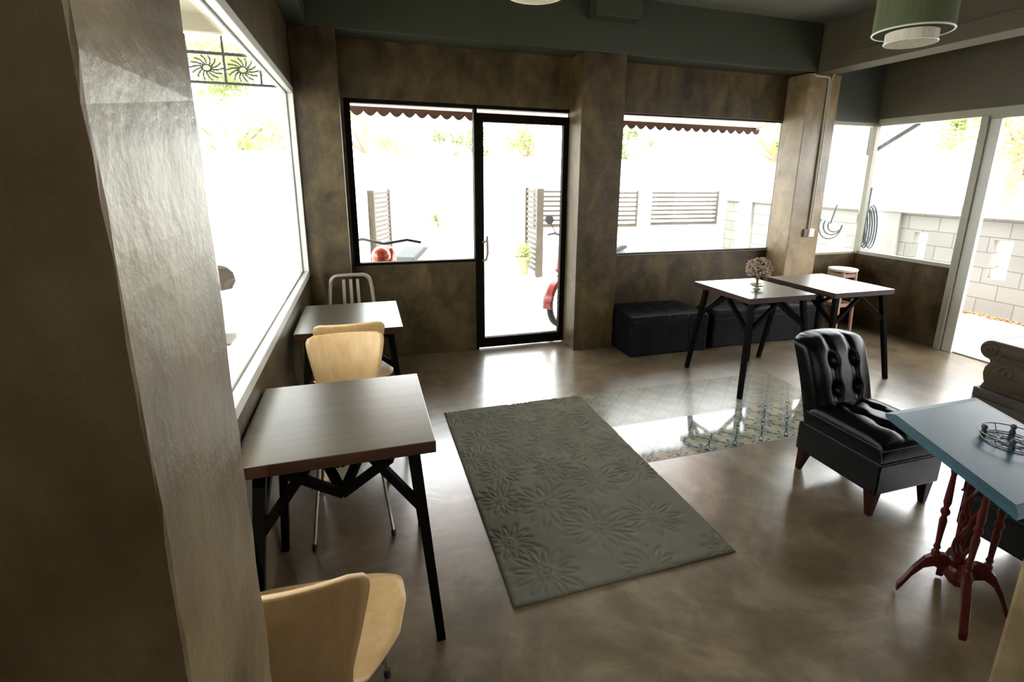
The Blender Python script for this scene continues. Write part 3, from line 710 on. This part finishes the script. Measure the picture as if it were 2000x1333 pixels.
# ------------------------------------------------------------------ cafe tables
def cafe_table(label, x0, x1, y0, y1, H_=0.75, skew=0.0, shift=(0, 0), fo=(0.0, 0.02), split=0.0):
    cx, cy = (x0+x1)/2, (y0+y1)/2; a, b_ = (x1-x0)/2, (y1-y0)/2
    t = thing('cafe_table', label, 'table', (cx, cy, 0), 0, 'square cafe tables with splayed black legs')
    TH = 0.042
    def sk(x, y): return x + skew*y
    bm = B(); vs_ = box(bm, -a, a, -b_, b_, H_-TH, H_)
    for v in vs_: v.co.x += skew*v.co.y
    for f in bm.faces: f.material_index = 0 if abs(f.normal.z) > .5 else 1
    bm.normal_update()
    for f in bm.faces: f.material_index = 0 if f.normal.z > .5 or f.normal.z < -.5 else 1
    obj('tabletop', bm, [M['table_wood'], M['table_edge']], t, bevel=0.003)
    ti, zt_ = 0.07, H_-TH
    tops, feet = {}, {}
    for sx in (-1, 1):
        for sy in (-1, 1):
            tp = Vector((sx*(a-ti)+shift[0]*0.6, sy*(b_-ti)+shift[1]*0.6, zt_)); ft = Vector((sx*(a+fo[0])+shift[0], sy*(b_+fo[1])+shift[1], 0.0))
            bm = B(); bar(bm, ft, tp, 0.030, 0.030, a2=0.037, b2=0.037); obj('leg', bm, M['black_metal'], t, bevel=0.002)
            tops[sx, sy] = tp; feet[sx, sy] = ft
    mids = {}
    for nme, (c1, c2) in {'f': ((-1, -1), (1, -1)), 'b': ((-1, 1), (1, 1)), 'l': ((-1, -1), (-1, 1)), 'r': ((1, -1), (1, 1))}.items():
        mid = (tops[c1]+tops[c2])/2; mid.z = zt_-0.012; mids[nme] = mid
        for c in (c1, c2):
            bm = B()
            q = tops[c].lerp(feet[c], 0.30); e_ = mid + (tops[c]-mid).normalized()*split*(1 if nme in 'fb' else 0); e_.z = mid.z; bar(bm, q, e_, 0.026)
            obj('brace', bm, M['black_metal'], t)
    bm = B()
    for p, q in (('f', 'l'), ('l', 'b'), ('b', 'r'), ('r', 'f')):
        A_, B_ = mids[p].copy(), mids[q].copy(); A_.z = B_.z = zt_-0.018; bar(bm, A_, B_, 0.022)
    if split:
        tip = mids['f'] + Vector((0.0, 0.015, -0.125))
        for dx, dy in ((-0.16, -0.02), (0.16, -0.02), (-0.10, 0.20), (0.10, 0.20)): bar(bm, tip, mids['f']+Vector((dx, dy, 0)), 0.026)
    obj('diamond_frame', bm, M['black_metal'], t)
    return t
cafe_table('dark wooden cafe table nearest the camera by the left window', -0.425, 0.182, 1.525, 2.14, shift=(0.0, -0.035), fo=(-0.01, 0.01), split=0.10)
cafe_table('dark wooden cafe table in the far left corner by the window', -0.407, 0.178, 2.885, 3.535)
cafe_table('dark wooden cafe table carrying the dried flowers', 2.652, 3.272, 2.925, 3.59, shift=(-0.04, -0.07), fo=(0.01, 0.0))
cafe_table('dark wooden cafe table beside the round stool', 3.44, 4.065, 2.905, 3.61, shift=(-0.02, -0.05), fo=(0.01, 0.01))

# ------------------------------------------------------------------ plywood shell chairs
def interp(xs, ys_, x):
    return float(np.interp(x, xs, ys_))
def catmull(P, t):
    n = len(P)-1; i = min(int(t*n), n-1); f = t*n-i
    p0, p1, p2, p3 = P[max(i-1, 0)], P[i], P[i+1], P[min(i+2, n)]
    return tuple(0.5*((2*b)+(-a+c)*f+(2*a-5*b+4*c-d)*f*f+(-a+3*b-3*c+d)*f**3) for a, b, c, d in zip(p0, p1, p2, p3))
PROF = [(0.195, 0.425), (0.12, 0.447), (0.00, 0.442), (-0.10, 0.432), (-0.165, 0.445), (-0.200, 0.50), (-0.222, 0.59), (-0.248, 0.70), (-0.288, 0.83)]
def shell_mesh(Wseat=0.245, Wwaist=0.125, Wback=0.188):
    N = 60; pts = [catmull(PROF, k/N) for k in range(N+1)]
    s = [0]
    for p, q in zip(pts, pts[1:]): s.append(s[-1]+math.hypot(q[0]-p[0], q[1]-p[1]))
    L_ = s[-1]; bm = B(); rows = []; nu = 18
    for k, (y, z) in enumerate(pts):
        t = s[k]/L_
        wv = interp([0, 0.08, 0.20, 0.32, 0.44, 0.52, 0.60, 0.75, 0.9, 1.0], [Wseat*0.86, Wseat*0.96, Wseat, Wseat*0.93, Wseat*0.66, Wwaist*1.0, Wwaist*1.04, Wback*0.83, Wback*0.95, Wback], t)
        for d, r in ((s[k], 0.10), (L_-s[k], 0.042)):
            if d < r: wv = wv - r + math.sqrt(max(0, r*r-(r-d)**2))
        cup = 0.0
        row = []
        for i in range(nu+1):
            u = -1+2*i/nu; x = u*wv
            if t < 0.45: dy, dz = 0, 0.014*(x/0.24)**2*math.sin(PI*min(1, t/0.45)) - 0.0
            else: dy, dz = 0.030*(x/0.18)**2*min(1, (t-0.45)/0.2), 0
            row.append(bm.verts.new((x, y+dy, z+dz)))
        rows.append(row)
    for a, b_ in zip(rows, rows[1:]):
        for i in range(nu): bm.faces.new((a[i], a[i+1], b_[i+1], b_[i]))
    return bm
def shell_chair(label, loc, rotz):
    t = thing('shell_chair', label, 'chair', loc, rotz, 'plywood shell chairs')   # faces local +y
    o = obj('seat_shell', shell_mesh(), [M['ply'], M['ply_edge']], t, smooth=True)
    md = o.modifiers.new('t', 'SOLIDIFY'); md.thickness = 0.010; md.offset = 0; md.material_offset_rim = 1
    bm = B(); lathe(bm, [(0.075, 0.405), (0.08, 0.412), (0.08, 0.430), (0.0, 0.432)], (0, 0.0, 0), 20); obj('mounting_plate', bm, M['black_metal'], t, smooth=True)
    for sx in (-1, 1):
        for sy in (-1, 1):
            bm = B(); tube(bm, [(sx*0.03, sy*0.04, 0.412), (sx*0.10, sy*0.13, 0.412), (sx*0.118, sy*0.155, 0.402), (sx*0.125, sy*0.165, 0.38), (sx*0.168, sy*0.222, 0.012)], 0.0075, 8)
            l = obj('leg', bm, M['chrome'], t, smooth=True)
            bm = B(); tube(bm, [(sx*0.1665, sy*0.220, 0.026), (sx*0.168, sy*0.222, 0.0)], 0.011, 8); obj('foot_cap', bm, M['rubber'], l)
    return t
ch = shell_chair('pale plywood chair nearest the camera with its back to us', (-0.200, 1.180, 0), math.radians(-4))
dup(ch, (-0.125, 2.300, 0), PI, 'pale plywood chair between the two left tables, its whole backrest in view')
dup(ch, (-0.120, 3.015, 0), math.radians(2), 'pale plywood chair tucked under the far left table, only its top edge showing')

# ------------------------------------------------------------------ metal chair
t = thing('metal_chair', 'brown grey metal chair with slatted hoop back in the far left corner', 'chair', (-0.125, 3.80, 0), 0)
bm = B(); pts = []
for a in range(0, 181, 15):
    ca, sa = math.cos(math.radians(a)), math.sin(math.radians(a))
    pts.append((-(0.09*abs(ca)**0.6*(1 if ca > 0 else -1)) - (0.055 if ca > 0.01 else (-0.055 if ca < -0.01 else 0)), 0.175, 0.79+0.075*sa))
leftp = [(-0.165, 0.12, 0.45), (-0.16, 0.15, 0.62), (-0.15, 0.172, 0.76)]
tube(bm, leftp+pts+[(-p[0], p[1], p[2]) for p in leftp[::-1]], 0.0135, 10); obj('back_frame', bm, M['steel'], t, smooth=True)
for xx in (-0.055, 0.0, 0.055):
    bm = B(); bar(bm, (xx, 0.125, 0.47), (xx*0.9, 0.172, 0.832), 0.022, 0.008); obj('back_slat', bm, M['steel'], t)
bm = B(); prism(bm, [(-0.19, -0.20), (0.19, -0.20), (0.17, 0.16), (-0.17, 0.16)], 'z', 0.44, 0.465); obj('seat', bm, M['steel'], t, bevel=0.01)
for sx in (-1, 1):
    for sy in (-1, 1):
        bm = B(); tube(bm, [(sx*0.16, -0.17 if sy < 0 else 0.13, 0.44), (sx*0.19, -0.21 if sy < 0 else 0.20, 0.0)], 0.0125, 8); obj('leg', bm, M['steel'], t, smooth=True)
bm = B(); tube(bm, [(-0.178, -0.19, 0.2), (0.178, -0.19, 0.2)], 0.009, 6); obj('stretcher', bm, M['steel'], t)

# ------------------------------------------------------------------ black benches
def bench(label, x0, x1, y0, y1, H_):
    L_, D_ = x1-x0, y1-y0
    t = thing('bench_ottoman', label, 'bench', (x0, y0, 0), 0, 'black upholstered benches under the wide window')
    obj('base', boxes((0.0, L_, 0.0, D_, 0.0, H_-0.075)), M['leather_dull'], t, bevel=0.018, bseg=3)
    def f(u, v):
        x = (u+1)/2*L_; y = (v+1)/2*D_
        ex = min(x, L_-x); ey = min(y, D_-y); e = min(1, ex/0.03); g_ = min(1, ey/0.03)
        z = H_-0.03 + 0.03*math.sqrt(max(0, 1-(1-e)**2))*math.sqrt(max(0, 1-(1-g_)**2))
        for k in (1, 2, 3): z -= 0.006*math.exp(-((x-L_*k/4)/0.009)**2)
        z -= 0.006*math.exp(-((y-D_/2)/0.009)**2)
        return (x, y, z)
    bm = B(); grid_pair(bm, 64, 40, f, lambda u, v: ((u+1)/2*L_, (v+1)/2*D_, H_-0.075)); obj('cushion_top', bm, M['leather_dull'], t, smooth=True)
    bm = B(); tube(bm, [(0, 0, H_-0.078), (L_, 0, H_-0.078), (L_, D_, H_-0.078), (0, D_, H_-0.078)], 0.005, 6, True); obj('piping', bm, M['leather_dull'], t)
    for k in (1, 2, 3): obj('front_seam', boxes((L_*k/4-0.003, L_*k/4+0.003, -0.003, 0.0, 0.02, H_-0.09)), M['leather_dull'], t)
bench('black padded bench standing against the middle column', 2.24, 3.06, 3.87, 4.42, 0.375)
bench('black padded bench behind the table with dried flowers', 3.15, 4.50, 3.90, 4.19, 0.375)

# ------------------------------------------------------------------ slipper chairs
def slipper_chair(label, loc, rotz):
    t = thing('slipper_chair', label, 'chair', loc, rotz, 'tufted black leather slipper chairs')   # faces local -y
    hw = 0.215
    obj('seat_base', boxes((-hw, hw, -0.245, 0.235, 0.13, 0.295)), M['leather'], t, bevel=0.012, bseg=3)
    buttons_s = [(sx*0.072, yy) for sx in (-1, 1) for yy in (-0.13, 0.02)]
    def rr(u, v, w_, l_, r):      # rounded outline
        x, y = u*w_, v*l_; dx, dy = w_-abs(x), l_-abs(y)
        return x, y
    def st(u, v):
        x, y = u*hw, -0.03+v*0.215
        e = 1-abs(u)**5; g_ = 1-abs(v)**5
        z = 0.375 + 0.065*math.sqrt(max(0, e*g_))
        for bx, by in buttons_s: z -= 0.030*math.exp(-(((x-bx)/0.028)**2+((y-by)/0.030)**2))
        for bx in (-0.072, 0.072): z -= 0.013*math.exp(-((x-bx)/0.016)**2)*g_
        return (x, y, z)
    bm = B(); grid_pair(bm, 56, 48, st, lambda u, v: (u*hw, -0.03+v*0.215, 0.295)); sc_ = obj('seat_cushion', bm, M['leather'], t, smooth=True)
    bm = B()
    for z in (0.297, 0.372): tube(bm, [(-hw-0.001, 0.19, z), (-hw-0.001, -0.246, z), (hw+0.001, -0.246, z), (hw+0.001, 0.19, z)], 0.005, 6)
    obj('piping', bm, M['leather'], sc_, smooth=True)
    # backrest, reclined
    def spine(v):
        s = (v+1)/2; return 0.150+0.10*s+0.05*s*s, 0.28+0.475*s     # y,z of the front face
    def wid(v):
        s = (v+1)/2; w_ = 0.205+0.012*s; d = (1-s)*0.475
        r = 0.05
        if d < r: w_ = w_-r+math.sqrt(max(0, r*r-(r-d)**2))
        return w_
    btn = [(sx*0.072, z) for sx in (-1, 1) for z in (0.495, 0.645)]
    def fr(u, v):
        y, z = spine(v); w_ = wid(v); x = u*w_
        e = 1-abs(u)**4; g_ = 1-max(0, v)**6
        d = 0.062*math.sqrt(max(0, e*g_))
        for bx, bz in btn: d -= 0.040*math.exp(-(((x-bx)/0.024)**2+((z-bz)/0.030)**2))
        for bx in (-0.072, 0.072): d -= 0.013*math.exp(-((x-bx)/0.020)**2)
        return (x, y-d, z + (0.012*(1-abs(u)**2) if v > 0.9 else 0)*(v-0.9)*10)
    def bk(u, v):
        y, z = spine(v); return (u*wid(v), y+0.085-0.03*abs(u)**6, z+(0.012*(1-abs(u)**2) if v > 0.9 else 0)*(v-0.9)*10)
    bm = B(); grid_pair(bm, 56, 72, fr, bk); bo = obj('backrest', bm, M['leather'], t, smooth=True)
    for bx, bz in btn:
        bm = B()
        v = (bz-0.28)/0.475*2-1; p = fr(bx/wid(v), v); lathe(bm, [(0, -0.004), (0.008, -0.002), (0.009, 0.003), (0, 0.004)], (p[0], p[1]-0.004, p[2]), 10, Matrix.Rotation(PI/2, 3, 'X'))
        obj('button', bm, M['leather'], bo, smooth=True)
    for bx, by in buttons_s:
        bm = B()
        lathe(bm, [(0.009, -0.002), (0.008, 0.003), (0, 0.005)], (bx, by, st(bx/hw, (by+0.03)/0.215)[2]), 10)
        obj('button', bm, M['leather'], sc_, smooth=True)
    for sx in (-1, 1):
        for sy in (-1, 1):
            x, y = sx*0.178, (-0.205 if sy < 0 else 0.195)
            bm = B(); bar(bm, (x+sx*0.004, y+(0.025 if sy > 0 else -0.006), 0), (x, y, 0.135), 0.026, 0.026, a2=0.055, b2=0.055); obj('leg', bm, M['chair_leg'], t, bevel=0.003)
    return t
sl = slipper_chair('black tufted leather chair standing free beside the blue table', (2.462, 1.765, 0), 0)
dup(sl, (2.66, 1.06, 0), -PI/2, 'black leather chair half hidden behind the blue table top')

# ------------------------------------------------------------------ blue pedestal table
t = thing('pedestal_table', 'blue topped pedestal table with red brown turned legs', 'table', (2.07, 1.045, 0))
quad = [(1.652, 0.735), (2.165, 0.735), (2.415, 1.308), (1.902, 1.308)]
def off(poly, k):
    cx = sum(p[0] for p in poly)/4; cy = sum(p[1] for p in poly)/4
    return [(cx+(p[0]-cx)*k, cy+(p[1]-cy)*k) for p in poly]
loc_ = lambda poly: [(p[0]-2.07, p[1]-1.045) for p in poly]
bm = B(); prism(bm, loc_(off(quad, 0.90)), 'z', 0.700, 0.722); tt = obj('tabletop', bm, M['blue_paint'], t, bevel=0.002)
bm = B(); 
P0, P1, P2 = loc_(off(quad, 0.90)), loc_(off(quad, 1.0)), loc_(off(quad, 0.985))
a_ = [bm.verts.new((*p, 0.7215)) for p in P0]; b1 = [bm.verts.new((*p, 0.716)) for p in P1]; c1 = [bm.verts.new((*p, 0.698)) for p in P2]; d_ = [bm.verts.new((*p, 0.698)) for p in P0]
for L1, L2 in ((a_, b1), (b1, c1), (c1, d_), (d_, a_)):
    for i in range(4): bm.faces.new((L1[i], L1[(i+1) % 4], L2[(i+1) % 4], L2[i]))
obj('moulded_edge', bm, M['blue_edge'], tt)
bm = B(); prism(bm, loc_(off(quad, 0.45)), 'z', 0.660, 0.699); obj('apron', bm, M['red_wood'], t, bevel=0.004)
def turned(h0, h1, r):
    L_ = h1-h0
    pr = [(0.6, 0), (1.0, .03), (1.0, .07), (0.6, .09), (0.9, .11), (0.62, .14), (0.75, .25), (0.95, .36), (0.6, .40), (1.1, .425), (1.1, .45), (0.6, .475), (0.95, .52), (0.8, .64), (0.62, .76), (0.9, .80), (0.6, .83), (1.05, .87), (1.05, .92), (0.65, .95), (0.9, 1.0)]
    return [(r*a, h0+L_*b_) for a, b_ in pr]
for sx in (-1, 1):
    for sy in (-1, 1):
        bm = B(); lathe(bm, turned(0.19, 0.662, 0.0135), (sx*0.055, sy*0.055, 0), 12); obj('spindle', bm, M['red_wood'], t, smooth=True)
        # curved foot
        bm = B(); path = [(0.02, 0.150), (0.045, 0.185), (0.075, 0.190), (0.105, 0.165), (0.135, 0.110), (0.158, 0.050), (0.172, 0.020)]
        hs = [0.085, 0.075, 0.055, 0.045, 0.038, 0.034, 0.034]
        ux, uy = sx/math.sqrt(2), sy/math.sqrt(2); rings = []
        for (r, z), h in zip(path, hs):
            rings.append([bm.verts.new((ux*r - uy*s*0.013, uy*r + ux*s*0.013, max(0.0, z+k*h/2))) for s, k in ((-1, -1), (1, -1), (1, 1), (-1, 1))])
        for A, B_ in zip(rings, rings[1:]):
            for i in range(4): bm.faces.new((A[i], A[(i+1) % 4], B_[(i+1) % 4], B_[i]))
        bm.faces.new(rings[0][::-1]); bm.faces.new(rings[-1]); obj('curved_foot', bm, M['red_wood'], t, bevel=0.004)
bm = B(); n = 40
for ph in (0, PI/2, PI, 3*PI/2):
    tube(bm, [(math.cos(ph+5.0*k/n)*0.024*(0.35+abs(math.sin(2.5*PI*k/n))), math.sin(ph+5.0*k/n)*0.024*(0.35+abs(math.sin(2.5*PI*k/n))), 0.20+0.46*k/n) for k in range(n+1)], 0.0065, 6)
obj('openwork_column', bm, M['red_wood'], t, smooth=True)
bm = B(); lathe(bm, [(0.0, 0.10), (0.02, 0.11), (0.045, 0.14), (0.05, 0.17), (0.035, 0.19), (0.04, 0.20), (0, 0.205)], seg=20); obj('hub', bm, M['red_wood'], t, smooth=True)

# wire tray on the blue table
t = thing('wire_tray', 'small round wire tray with black knobs on the blue table', 'tray', (2.10, 1.005, 0.7225))
bm = B()
def ring(R, z, r=0.0022, n=32): tube(bm, [(R*math.cos(2*PI*i/n), R*math.sin(2*PI*i/n), z) for i in range(n)], r, 6, True)
ring(0.082, 0.003); ring(0.094, 0.026); ring(0.035, 0.003)
for i in range(12):
    a = 2*PI*i/12; tube(bm, [(0.035*math.cos(a), 0.035*math.sin(a), 0.003), (0.082*math.cos(a), 0.082*math.sin(a), 0.003), (0.094*math.cos(a), 0.094*math.sin(a), 0.026)], 0.0015, 5)
obj('wire_basket', bm, M['wire'], t)
for i in range(4):
    a = 2*PI*i/4+0.5; bm = B(); lathe(bm, [(0.008, 0.0), (0.010, 0.01), (0.006, 0.02), (0.010, 0.03), (0.007, 0.038), (0, 0.040)], (0.075*math.cos(a), 0.075*math.sin(a), 0.0), 12); obj('knob', bm, M['rubber'], t, smooth=True)

# ------------------------------------------------------------------ dried flowers on the table
t = thing('dried_flowers', 'ball of dried flowers in a small footed dish on the table', 'flowers', (2.955, 3.20, 0.75))
bm = B(); lathe(bm, [(0.030, 0), (0.031, 0.005), (0.015, 0.010), (0.014, 0.018), (0.036, 0.024), (0.052, 0.034), (0.054, 0.040), (0.046, 0.038), (0.016, 0.030), (0, 0.029)], seg=24); obj('dish', bm, M['ceramic'], t, smooth=True)
bm = B(); r_ = random.Random(3)
for k in range(26):
    a = r_.uniform(0, 2*PI); e = r_.uniform(0, 1.0)
    tube(bm, [(0.006*math.cos(a), 0.006*math.sin(a), 0.028), (0.012*math.cos(a)*e, 0.012*math.sin(a)*e, 0.08), (0.07*math.cos(a)*e, 0.07*math.sin(a)*e, 0.14)], 0.0032, 4)
obj('stems', bm, M['stem'], t)
bm = B()
for k in range(330):
    z = r_.uniform(-0.72, 1); a = r_.uniform(0, 2*PI); rad = math.sqrt(1-z*z); d = r_.uniform(0.80, 1.04)
    R = 0.095*d; p = Vector((rad*math.cos(a)*R, rad*math.sin(a)*R, 0.165+z*R*0.92)); s = r_.uniform(0.0055, 0.0105)
    bmesh.ops.create_icosphere(bm, subdivisions=1, radius=s, matrix=Matrix.Translation(p))
fo = obj('flower_ball', bm, M['flower'], t)

# ------------------------------------------------------------------ round stool
t = thing('round_stool', 'wooden bar stool with round white seat in the alcove', 'stool', (4.87, 4.07, 0))
bm = B(); lathe(bm, [(0.0, 0.655), (0.12, 0.655), (0.138, 0.662), (0.142, 0.675), (0.138, 0.686), (0.0, 0.690)], seg=36); obj('seat', bm, M['stool_top'], t, smooth=True)
for sx in (-1, 1):
    for sy in (-1, 1):
        bm = B(); bar(bm, (sx*0.105, sy*0.105, 0), (sx*0.085, sy*0.085, 0.656), 0.026); obj('leg', bm, M['stool_wood'], t, bevel=0.003)
for z, h in ((0.62, 0.04), (0.30, 0.035)):
    q = 0.105-0.02*z/0.656
    for k in range(4):
        a, b_ = [(-q, -q), (q, -q), (q, q), (-q, q)][k], [(-q, -q), (q, -q), (q, q), (-q, q)][(k+1) % 4]
        bm = B(); bar(bm, (*a, z), (*b_, z), 0.016, h); obj('rail', bm, M['stool_wood'], t)

# ------------------------------------------------------------------ carved scroll bench on the right
t = thing('carved_bench', 'carved wooden bench with rolled end near the open doorway', 'bench', (4.44, 1.30, 0))
prof = []
for a in range(90, -91, -15): prof.append((1.08+0.072*math.cos(math.radians(a)), 0.373+0.072*math.sin(math.radians(a))))
prof += [(1.07, 0.285), (1.075, 0.27), (1.095, 0.235), (1.10, 0.19), (1.09, 0.145), (1.08, 0.12), (1.10, 0.07), (0.0, 0.07)]
prof += [(-p[0]+1.10, p[1]) for p in prof[:0]] + [(0.0, 0.445)]
bm = B(); prism(bm, prof, 'x', 0.0, 0.46); obj('body', bm, M['carved'], t, bevel=0.004)
bm = B(); r_ = random.Random(9)
def scroll(cy, cz, R, turns, s0=0):
    tube(bm, [(-0.004, cy+R*(1-k/30)*math.cos(s0+turns*2*PI*k/30), cz+R*(1-k/30)*math.sin(s0+turns*2*PI*k/30)) for k in range(27)], 0.008, 6)
scroll(1.08, 0.372, 0.055, 1.6, 0.5)
for k in range(7):
    cy = 0.95-0.145*k; scroll(cy, 0.23, 0.055, 1.4, (k % 2)*PI); tube(bm, [(-0.003, cy-0.07+0.14*i/8, 0.31+0.012*math.sin(i*PI/4)) for i in range(9)], 0.006, 6)
tube(bm, [(-0.003, 0.02, 0.115), (-0.003, 1.06, 0.115)], 0.008, 6); tube(bm, [(-0.003, 0.02, 0.355), (-0.003, 1.00, 0.355)], 0.009, 6)
obj('carving', bm, M['carved'], t, smooth=True)
obj('top_slab', boxes((-0.012, 0.475, 0.0, 1.07, 0.444, 0.452)), M['carved_top'], t, bevel=0.002)
obj('plinth', boxes((-0.03, 0.49, -0.02, 1.12, 0.0, 0.07)), M['dark_plinth'], t, bevel=0.004)  # low dark box under the bench body

# ------------------------------------------------------------------ pendant lamps
def pendant(label, loc):
    t = thing('pendant_lamp', label, 'lamp', loc, 0, 'double drum pendant lamps')     # origin: bottom of inner drum
    def drum(r, z0_, z1_, th): 
        bm = B(); lathe(bm, [(r, z0_), (r, z1_), (r-th, z1_), (r-th, z0_), (r, z0_)], seg=48); return bm
    obj('outer_shade', drum(0.152, 0.045, 0.36, 0.004), M['shade_green'], t, smooth=True)
    bm = B(); tube(bm, [(0.1515*math.cos(2*PI*i/48), 0.1515*math.sin(2*PI*i/48), 0.046) for i in range(48)], 0.0042, 6, True); obj('shade_rim', bm, M['plastic_white'], t, smooth=True)
    obj('inner_shade', drum(0.100, 0.0, 0.28, 0.003), M['shade_white'], t, smooth=True)
    bm = B(); tube(bm, [(0.100*math.cos(2*PI*i/48), 0.100*math.sin(2*PI*i/48), 0.003) for i in range(48)], 0.0035, 6, True); obj('inner_rim', bm, M['plastic_white'], t, smooth=True)
    bm = B(); lathe(bm, [(0, 0.010), (0.095, 0.010), (0.095, 0.014), (0, 0.014)], seg=36); obj('diffuser', bm, M['shade_white'], t)
    bm = B()
    for k in range(3): a = 2*PI*k/3; bar(bm, (0, 0, 0.345), (0.142*math.cos(a), 0.142*math.sin(a), 0.345), 0.005)
    lathe(bm, [(0.03, 0.30), (0.03, 0.38), (0, 0.385)], seg=16)
    tube(bm, [(0, 0, 0.38), (0, 0, CZ-loc[2]-0.02)], 0.004, 6); lathe(bm, [(0.05, CZ-loc[2]-0.025), (0.05, CZ-loc[2]-0.001)], seg=20)
    obj('cord_and_spider', bm, M['rubber'], t)
    return t
pl = pendant('green and white drum pendant lamp hanging above the leather chair', (2.385, 1.845, 2.2))
dup(pl, (0.60, 1.815, 2.2), 0, 'pendant lamp above the rug, only its pale rim in view')

# ------------------------------------------------------------------ conduits and switch boxes on the column
bm = B()
tube(bm, [(4.24, 4.19, 2.60), (4.27, 4.188, 2.585), (4.42, 4.188, 2.582), (4.437, 4.188, 2.57), (4.44, 4.188, 2.55), (4.44, 4.188, 1.10)], 0.010, 8)
tube(bm, [(4.49, 4.185, 2.612), (4.475, 4.187, 2.585), (4.462, 4.188, 2.55), (4.462, 4.188, 1.10)], 0.010, 8)
tag(obj('wiring_conduit', bm, M['conduit'], smooth=True), 'pair of pale conduits running down the right column', 'conduit')
t = thing('wall_socket', 'small white socket box at the foot of the conduits', 'socket', (4.455, 4.20, 1.02))
obj('housing', boxes((-0.015, 0.055, -0.03, 0.0, 0.0, 0.085)), M['plastic_white'], t, bevel=0.004)
obj('side_cover', boxes((-0.075, -0.018, -0.022, 0.0, 0.0, 0.08)), M['plastic_brown'], t, bevel=0.004)
